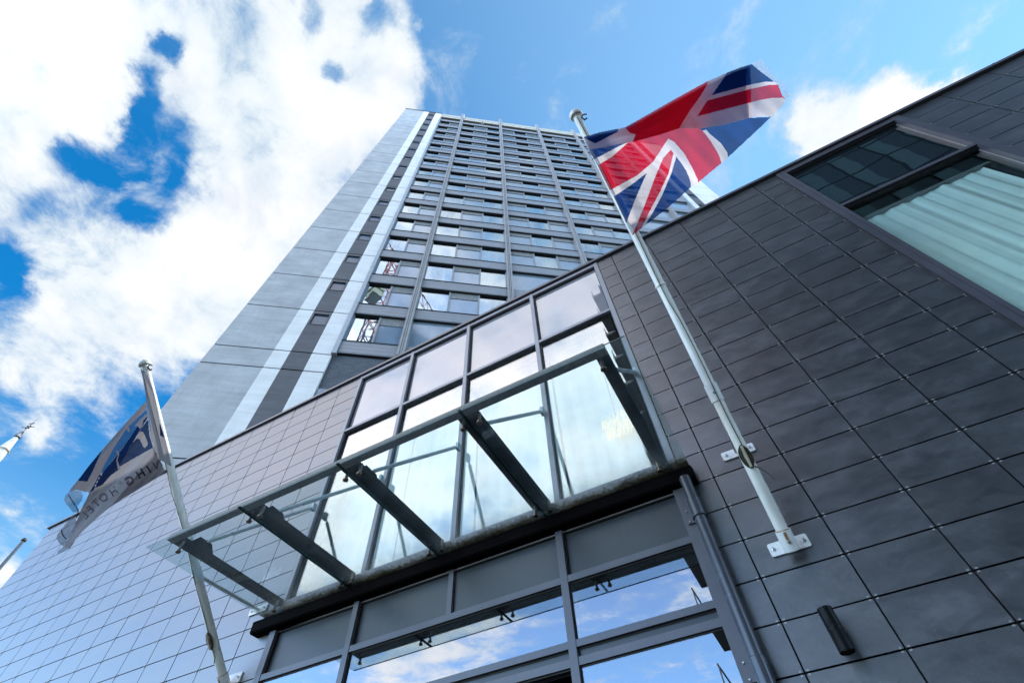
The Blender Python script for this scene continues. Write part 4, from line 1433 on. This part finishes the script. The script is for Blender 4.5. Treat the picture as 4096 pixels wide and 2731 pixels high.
# ------------------------------------------------------------------ distant pole
fx_, fy_, fz_ = -34.95, 8.97, 18.95
fp_ = thing('lamp_column', 'thin dark grey pole with a small ball top, far left below the spire', 'pole', (fx_, fy_, 0))
m = MB(); m.tube((fx_, fy_, 0), (fx_, fy_, fz_ - 0.12), 0.16, 0.085, 14)
P(m, 'mast', pbr('blue_grey_mast', (0.10, 0.13, 0.17), 0.4), fp_, smooth=True)
m = MB(); m.lathe((fx_, fy_, fz_ - 0.13), (0, 0, 1), [(0.085, 0), (0.12, 0.03), (0.13, 0.10), (0.10, 0.18), (0, 0.22)], 14)
P(m, 'ball_cap', IRON, fp_, smooth=True)
m = MB(); m.path([(fx_ - 0.05, fy_, fz_ - 1.55), (fx_ - 1.2, fy_ + 0.1, fz_ - 1.75), (fx_ - 4, fy_ + 0.5, fz_ - 2.0), (fx_ - 14, fy_ + 2, fz_ - 2.2)], 0.012, 5)
P(m, 'stay_wire', IRON, fp_)

# ------------------------------------------------------------------ building across the street (seen mirrored in the glass)
ob = thing('office_block', 'dark glass office block across the street, mirrored in the hotel windows', 'building', (-2.4, -18, 0))
OB0, OB1, OY, OZ = -2.35, 46.0, -18.0, 47.0
OG = pbr('office_glass', (0.020, 0.032, 0.046), 0.9, 0.0, 1.01)
OGL = pbr('office_light_glass', (0.045, 0.082, 0.105), 0.9, 0.0, 1.01)
OZ2, OXS = 66.0, OB0 + 3.0
m = MB(); m.box(OB0 + 0.05, OB1, OY - 22, OY - 0.25, 0, OZ - 0.3); m.box(OXS, OB1, OY - 22, OY - 0.25, OZ - 0.2, OZ2 - 0.3)
P(m, 'body', pbr('office_core', (0.03, 0.033, 0.04), 0.9, 0.0, 1.01), ob)
m = MB(); pw_, ph_ = 3.0, 3.5
ni, nj = int((OB1 - OB0) / pw_), int(OZ / ph_)
rnd = random.Random(9)
for i in range(ni):
    top_ = OZ2 if OB0 + i * pw_ >= OXS - 0.1 else OZ
    for j in range(int(top_ / ph_) + 1):
        x0 = OB0 + i * pw_; z0 = j * ph_
        z1 = min(z0 + ph_, top_ - 0.3)
        if z1 < z0 + 0.4:
            continue
        m.box(x0 + 0.06, x0 + 1.35, OY - 0.1, OY - 0.05, z0 + 0.07, z1 - 0.07, 1 if rnd.random() < 0.85 else 0)
        m.box(x0 + 1.35, x0 + pw_ - 0.06, OY - 0.1, OY - 0.05, z0 + 0.07, z1 - 0.07, 0)
P(m, 'glazing', [OG, OGL], ob)
m = MB()
for j in range(int(OZ2 / ph_) + 1):
    m.box(OB0 if j <= nj else OXS, OB1, OY - 0.25, OY, j * ph_ - 0.06, j * ph_ + 0.06)
for i in range(ni + 1):
    m.box(OB0 + i * pw_ - 0.06, OB0 + i * pw_ + 0.06, OY - 0.25, OY + 0.01, 0, (OZ2 if OB0 + i * pw_ >= OXS - 0.1 else OZ) - 0.2)
P(m, 'facade_grid', pbr('office_grid', (0.005, 0.006, 0.008), 0.9, 0.0, 1.01), ob)
m = MB()
for j in range(nj + 1):
    m.box(OB0 - 1.0, OB0 + 0.04, OY - 5.0, OY - 0.2, j * ph_ - 0.12, j * ph_ + 0.15)
    for y in (-4.9, -2.6, -0.3):
        m.box(OB0 - 0.98, OB0 - 0.92, OY + y, OY + y + 0.06, j * ph_, j * ph_ + 1.1)
    m.box(OB0 - 0.99, OB0 - 0.93, OY - 4.9, OY - 0.2, j * ph_ + 1.05, j * ph_ + 1.12)
P(m, 'balcony_stack', pbr('balcony_edge', (0.35, 0.35, 0.35), 0.6), ob)
m = MB()
for i in range(0, 14):
    x = OXS + 0.3 + i * 1.6; zb_ = OZ2 - 0.3 + 0.35 * i
    m.tube((x, OY - 0.6, OZ2 - 0.3), (x, OY - 0.6, zb_ + 4.4), 0.13, n=6)
    m.tube((x, OY - 0.6, zb_ + 4.2), (x + 1.6, OY - 0.6, zb_ + 4.55), 0.20, n=6)
    m.tube((x, OY - 0.6, zb_ + 2.0), (x + 1.6, OY - 0.6, zb_ + 4.4), 0.07, n=5)
    m.tube((x + 1.6, OY - 0.6, zb_ + 2.2), (x, OY - 0.6, zb_ + 4.2), 0.07, n=5)
for i in range(3):
    x = OB0 + 0.3 + i * 0.9
    m.tube((x, OY - 0.6, OZ - 0.3), (x, OY - 0.6, OZ + 1.1), 0.05, n=6)
m.tube((OB0 + 0.3, OY - 0.6, OZ + 1.1), (OXS, OY - 0.6, OZ + 1.1), 0.05, n=6)
P(m, 'roof_gantry', pbr('gantry_steel', (0.22, 0.24, 0.26), 0.5), ob)

cr = thing('tower_crane', 'red lattice tower crane above the office roof, mirrored in the lowest tower windows', 'crane', (-0.6, -22, 47))
RED = pbr('crane_red', (0.42, 0.06, 0.04), 0.5)
m = MB(); cx_, cy_, hw_, zb_, zt_ = -0.6, -22.0, 0.9, 46.6, 88.6
for sx in (-1, 1):
    for sy in (-1, 1):
        m.tube((cx_ + sx * hw_, cy_ + sy * hw_, zb_), (cx_ + sx * hw_, cy_ + sy * hw_, zt_), 0.14, n=5)
for k in range(21):
    z0, z1 = zb_ + 2 * k, zb_ + 2 * k + 2
    s_ = 1 if k % 2 else -1
    for f_ in (-1, 1):
        m.tube((cx_ - s_ * hw_, cy_ + f_ * hw_, z0), (cx_ + s_ * hw_, cy_ + f_ * hw_, z1), 0.09, n=4)
        m.tube((cx_ + f_ * hw_, cy_ - s_ * hw_, z0), (cx_ + f_ * hw_, cy_ + s_ * hw_, z1), 0.09, n=4)
P(m, 'mast', RED, cr)
m = MB()
jd = Vector((0.9, -0.4, 0.15)).normalized()
b0 = Vector((cx_, cy_, zt_)); sd = jd.cross(Vector((0, 0, 1))).normalized()
for k in range(20):
    p = b0 + jd * (2 * k - 6); q_ = b0 + jd * (2 * k - 4)
    for s_ in (-0.7, 0.7):
        m.tube(p + sd * s_, q_ + sd * s_, 0.1, n=4)
        m.tube(p + sd * s_, p + Vector((0, 0, 1.6)), 0.06, n=4); m.tube(p + Vector((0, 0, 1.6)), q_ + sd * s_, 0.06, n=4)
    m.tube(p + Vector((0, 0, 1.6)), q_ + Vector((0, 0, 1.6)), 0.1, n=4)
P(m, 'jib', RED, cr)
m = MB(); m.box(cx_ - 2.6, cx_ - 0.9, cy_ + 0.2, cy_ + 2.6, 70.0, 73.5); m.box(cx_ - 2.9, cx_ - 0.9, cy_ + 0.0, cy_ + 2.8, 71.5, 71.9)
P(m, 'cab', pbr('crane_cab', (0.5, 0.45, 0.33), 0.6), cr)

# ------------------------------------------------------------------ sky
SUN_AZ, SUN_EL = radians(48), radians(50)      # azimuth from +Y towards +X
world = bpy.data.worlds.new('World')
scene.world = world
world.use_nodes = True
W_ = NT(world.node_tree)
world.node_tree.nodes.clear()
wo = W_.n('ShaderNodeOutputWorld')
bg = W_.n('ShaderNodeBackground'); bg.inputs[1].default_value = 0.122
sky = W_.n('ShaderNodeTexSky', sky_type='NISHITA')
sky.sun_disc = False
sky.sun_elevation = SUN_EL
sky.sun_rotation = SUN_AZ
sky.air_density = 1.0; sky.dust_density = 0.0; sky.ozone_density = 2.5
tc = W_.n('ShaderNodeTexCoord')
sep = W_.n('ShaderNodeSeparateXYZ'); W_.l(tc.outputs['Generated'], sep.inputs[0])
zc = W_.math('MAXIMUM', sep.outputs[2], 0.03)
qx = W_.math('DIVIDE', sep.outputs[0], zc); qy = W_.math('DIVIDE', sep.outputs[1], zc)
qv = W_.n('ShaderNodeCombineXYZ'); W_.l(qx, qv.inputs[0]); W_.l(qy, qv.inputs[1])
# ragged edges: warp the deck coordinates a little
wn = W_.n('ShaderNodeTexNoise'); wn.inputs['Scale'].default_value = 4.5; wn.inputs['Detail'].default_value = 8; wn.inputs['Roughness'].default_value = 0.6
W_.l(qv.outputs[0], wn.inputs['Vector'])
wsub = W_.n('ShaderNodeVectorMath', operation='SUBTRACT'); wsub.inputs[1].default_value = (0.5, 0.5, 0.5); W_.l(wn.outputs['Color'], wsub.inputs[0])
wsc = W_.n('ShaderNodeVectorMath', operation='SCALE'); wsc.inputs['Scale'].default_value = 0.2; W_.l(wsub.outputs[0], wsc.inputs[0])
wad = W_.n('ShaderNodeVectorMath', operation='ADD'); W_.l(qv.outputs[0], wad.inputs[0]); W_.l(wsc.outputs[0], wad.inputs[1])
flat = W_.n('ShaderNodeVectorMath', operation='MULTIPLY'); flat.inputs[1].default_value = (1, 1, 0); W_.l(wad.outputs[0], flat.inputs[0])
# cloud banks on a level deck: centre, half sizes, turn, weight
BANKS = [[-0.713, -0.299, 0.325, 0.191, -3.017, 1.1], [-0.456, -0.056, 0.312, 0.232, 2.803, 1.0], [-0.258, -0.066, 0.16, 0.131, 2.771, 0.9], [-0.225, 0.033, 0.108, 0.075, 2.789, 0.7], [-0.64, 0.133, 0.358, 0.214, 2.885, 1.0], [-0.985, 0.033, 0.325, 0.189, -2.891, 1.0], [-1.306, 0.124, 0.286, 0.178, 2.992, 0.8], [-0.946, 0.198, 0.279, 0.142, 2.991, 0.8], [-0.91, -0.201, 0.26, 0.144, 2.856, 0.8], [-0.195, 0.066, 0.04, 0.029, -2.754, 0.5], [-0.644, -0.155, 0.152, 0.032, 2.816, -1.35], [-0.79, -0.148, 0.124, 0.049, -2.958, -1.25], [-0.654, -0.069, 0.102, 0.052, 2.565, -1.15], [-0.516, -0.205, 0.036, 0.024, 2.935, -1.3], [-0.306, -0.11, 0.044, 0.027, 2.816, -0.9], [-0.309, -0.033, 0.04, 0.025, -2.762, -1.2], [-0.801, -0.027, 0.068, 0.039, -2.858, -0.8], [-1.143, -0.091, 0.083, 0.05, 3.087, -1.0], [-0.67, 0.02, 0.057, 0.041, -3.122, -0.5], [-0.946, -0.124, 0.091, 0.03, -3.008, -0.55], [-0.494, -0.017, 0.054, 0.028, 2.842, -0.35], [-0.189, -0.072, 0.038, 0.025, 2.344, -0.6], [-0.81, -0.191, 0.051, 0.029, -2.912, -0.5], [0.043, 0.105, 0.218, 0.19, 1.907, -0.8], [-0.574, -0.015, 0.058, 0.042, 2.951, -0.35], [-0.103, -0.018, 0.075, 0.044, 2.198, -0.7], [0.556, 0.526, 0.151, 0.107, -2.777, 2.4], [0.678, 0.528, 0.097, 0.055, -2.948, 2.0], [0.452, 0.519, 0.084, 0.058, -1.944, 2.0], [0.546, 0.335, 0.325, 0.07, -2.624, -0.55], [0.379, 0.424, 0.031, 0.023, -2.161, 0.85], [-2.326, 0.641, 0.222, 0.099, 2.714, 1.2], [-1.528, 0.221, 0.127, 0.053, 2.669, 0.45], [-0.126, -0.026, 0.016, 0.009, -2.686, 0.5], [-0.056, 0.055, 0.029, 0.011, 3.043, 0.42], [-1.912, 0.428, 0.11, 0.068, 3.066, 0.3], [-0.5, -0.75, 0.75, 0.5, 0.0, 1.3], [-1.15, -0.72, 0.6, 0.45, 0.0, 1.1], [-1.35, -1.15, 0.5, 0.35, 0.0, 1.1], [-0.25, -1.15, 0.45, 0.3, 0.0, 1.1], [-1.35, -1.85, 0.5, 0.3, 0.175, 1.0], [-0.22, -2.0, 0.14, 0.12, 0.0, 0.7], [0.2, -0.45, 0.55, 0.5, 0.0, 0.62], [-0.1, -1.1, 0.35, 0.4, 0.0, 0.7], [1.5, 0.2, 0.6, 0.8, 0.0, 0.9], [-1.4, 2.2, 0.9, 0.7, 0.0, 0.9], [1.5, 2.0, 1.0, 0.8, 0.0, 0.9], [2.2, -1.0, 0.9, 0.9, 0.0, 0.8]]
acc = None
for (bx_, by_, ba, bb_, br_, bw) in BANKS:
    mp = W_.n('ShaderNodeMapping', vector_type='TEXTURE')
    mp.inputs['Location'].default_value = (bx_, by_, 0); mp.inputs['Rotation'].default_value = (0, 0, br_); mp.inputs['Scale'].default_value = (ba, bb_, 1)
    W_.l(flat.outputs[0], mp.inputs['Vector'])
    ln = W_.n('ShaderNodeVectorMath', operation='LENGTH'); W_.l(mp.outputs[0], ln.inputs[0])
    mr = W_.n('ShaderNodeMapRange', interpolation_type='SMOOTHSTEP')
    mr.inputs[1].default_value = 0.1; mr.inputs[2].default_value = 1.4; mr.inputs[3].default_value = bw; mr.inputs[4].default_value = 0.0
    W_.l(ln.outputs['Value'], mr.inputs[0])
    acc = mr.outputs[0] if acc is None else W_.math('ADD', acc, mr.outputs[0])
acc = W_.math('MAXIMUM', W_.math('MINIMUM', acc, 1.5), -0.08)
fb = W_.noise(qv.outputs[0], 6.5, 12, 0.66, 0.3)
fb2 = W_.noise(qv.outputs[0], 1.8, 5, 0.55, 0.2)
dens = W_.math('ADD', W_.math('ADD', acc, -0.40), W_.math('ADD', W_.math('MULTIPLY', W_.math('SUBTRACT', fb, 0.5), 3.4), W_.math('MULTIPLY', W_.math('SUBTRACT', fb2, 0.5), 0.35)))
cov = W_.n('ShaderNodeMapRange', interpolation_type='SMOOTHSTEP'); cov.inputs[1].default_value = -0.50; cov.inputs[2].default_value = 0.80
W_.l(dens, cov.inputs[0])
shade = W_.noise(qv.outputs[0], 3.2, 8, 0.6, 0.2)
tone_ = W_.ramp(W_.math('ADD', W_.math('MULTIPLY', shade, 0.75), W_.math('MULTIPLY', dens, 0.20)), [(0.30, (0.55, 0.69, 0.81)), (0.50, (0.82, 0.885, 0.93)), (0.70, (1.0, 0.995, 0.985))])
# clouds scaled to one even brightness all round
csc = W_.n('ShaderNodeVectorMath', operation='SCALE'); W_.l(tone_, csc.inputs[0]); csc.inputs['Scale'].default_value = 3.75
# clear sky: deep azure high on the left, paler and greener to the right and towards the horizon
t1 = W_.n('ShaderNodeMapRange', interpolation_type='SMOOTHSTEP'); t1.inputs[1].default_value = -0.75; t1.inputs[2].default_value = 0.25; W_.l(qx, t1.inputs[0])
t2 = W_.n('ShaderNodeMapRange', interpolation_type='SMOOTHSTEP'); t2.inputs[1].default_value = 0.66; t2.inputs[2].default_value = 0.30; W_.l(sep.outputs[2], t2.inputs[0])
tt = W_.math('MAXIMUM', t1.outputs[0], t2.outputs[0])
t3 = W_.n('ShaderNodeMapRange', interpolation_type='SMOOTHSTEP'); t3.inputs[1].default_value = -0.15; t3.inputs[2].default_value = -0.6; W_.l(qy, t3.inputs[0])
tint = W_.mixc(tt, (0.04, 0.62, 0.90), (0.88, 1.10, 0.98))
tint = W_.mixc(t3.outputs[0], tint, W_.mixc(t2.outputs[0], (1.06, 0.91, 0.89), (0.74, 0.92, 0.98)))
skyc = W_.mixc(1.0, sky.outputs[0], tint, 'MULTIPLY')
veil = W_.n('ShaderNodeMapRange', interpolation_type='SMOOTHSTEP'); veil.inputs[1].default_value = 0.46; veil.inputs[2].default_value = 0.72
veil.inputs[3].default_value = 1.0; veil.inputs[4].default_value = 0.80
W_.l(W_.noise(qv.outputs[0], 4.0, 9, 0.62, 0.6), veil.inputs[0])
covv = W_.math('MULTIPLY', cov.outputs[0], veil.outputs[0])
final = W_.mixc(covv, skyc, csc.outputs[0])
# sky behind the photographer is boosted, an added fill for the shaded facades
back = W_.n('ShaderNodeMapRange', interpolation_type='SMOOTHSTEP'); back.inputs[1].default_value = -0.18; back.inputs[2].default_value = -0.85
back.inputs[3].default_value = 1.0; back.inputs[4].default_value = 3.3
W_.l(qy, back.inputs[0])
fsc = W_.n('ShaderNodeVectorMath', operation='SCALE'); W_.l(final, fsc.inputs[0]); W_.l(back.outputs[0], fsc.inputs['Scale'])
lil = W_.mixc(t3.outputs[0], (1, 1, 1), (1.05, 0.975, 0.985))  # added lilac cast on the boosted rear sky, tints the facade reflections
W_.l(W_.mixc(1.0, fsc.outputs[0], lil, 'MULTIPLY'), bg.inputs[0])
W_.l(bg.outputs[0], wo.inputs[0])

sun_d = bpy.data.lights.new('sun', 'SUN')
sun_d.energy = 2.0
sun_d.angle = radians(0.6)
sun_d.color = (1.0, 0.95, 0.88)
sun = bpy.data.objects.new('sun', sun_d)
COL.objects.link(sun)
sdir = Vector((sin(SUN_AZ) * cos(SUN_EL), cos(SUN_AZ) * cos(SUN_EL), sin(SUN_EL)))
sun.rotation_euler = sdir.to_track_quat('Z', 'Y').to_euler()
sun.location = sdir * 60
bpy.context.view_layer.update()
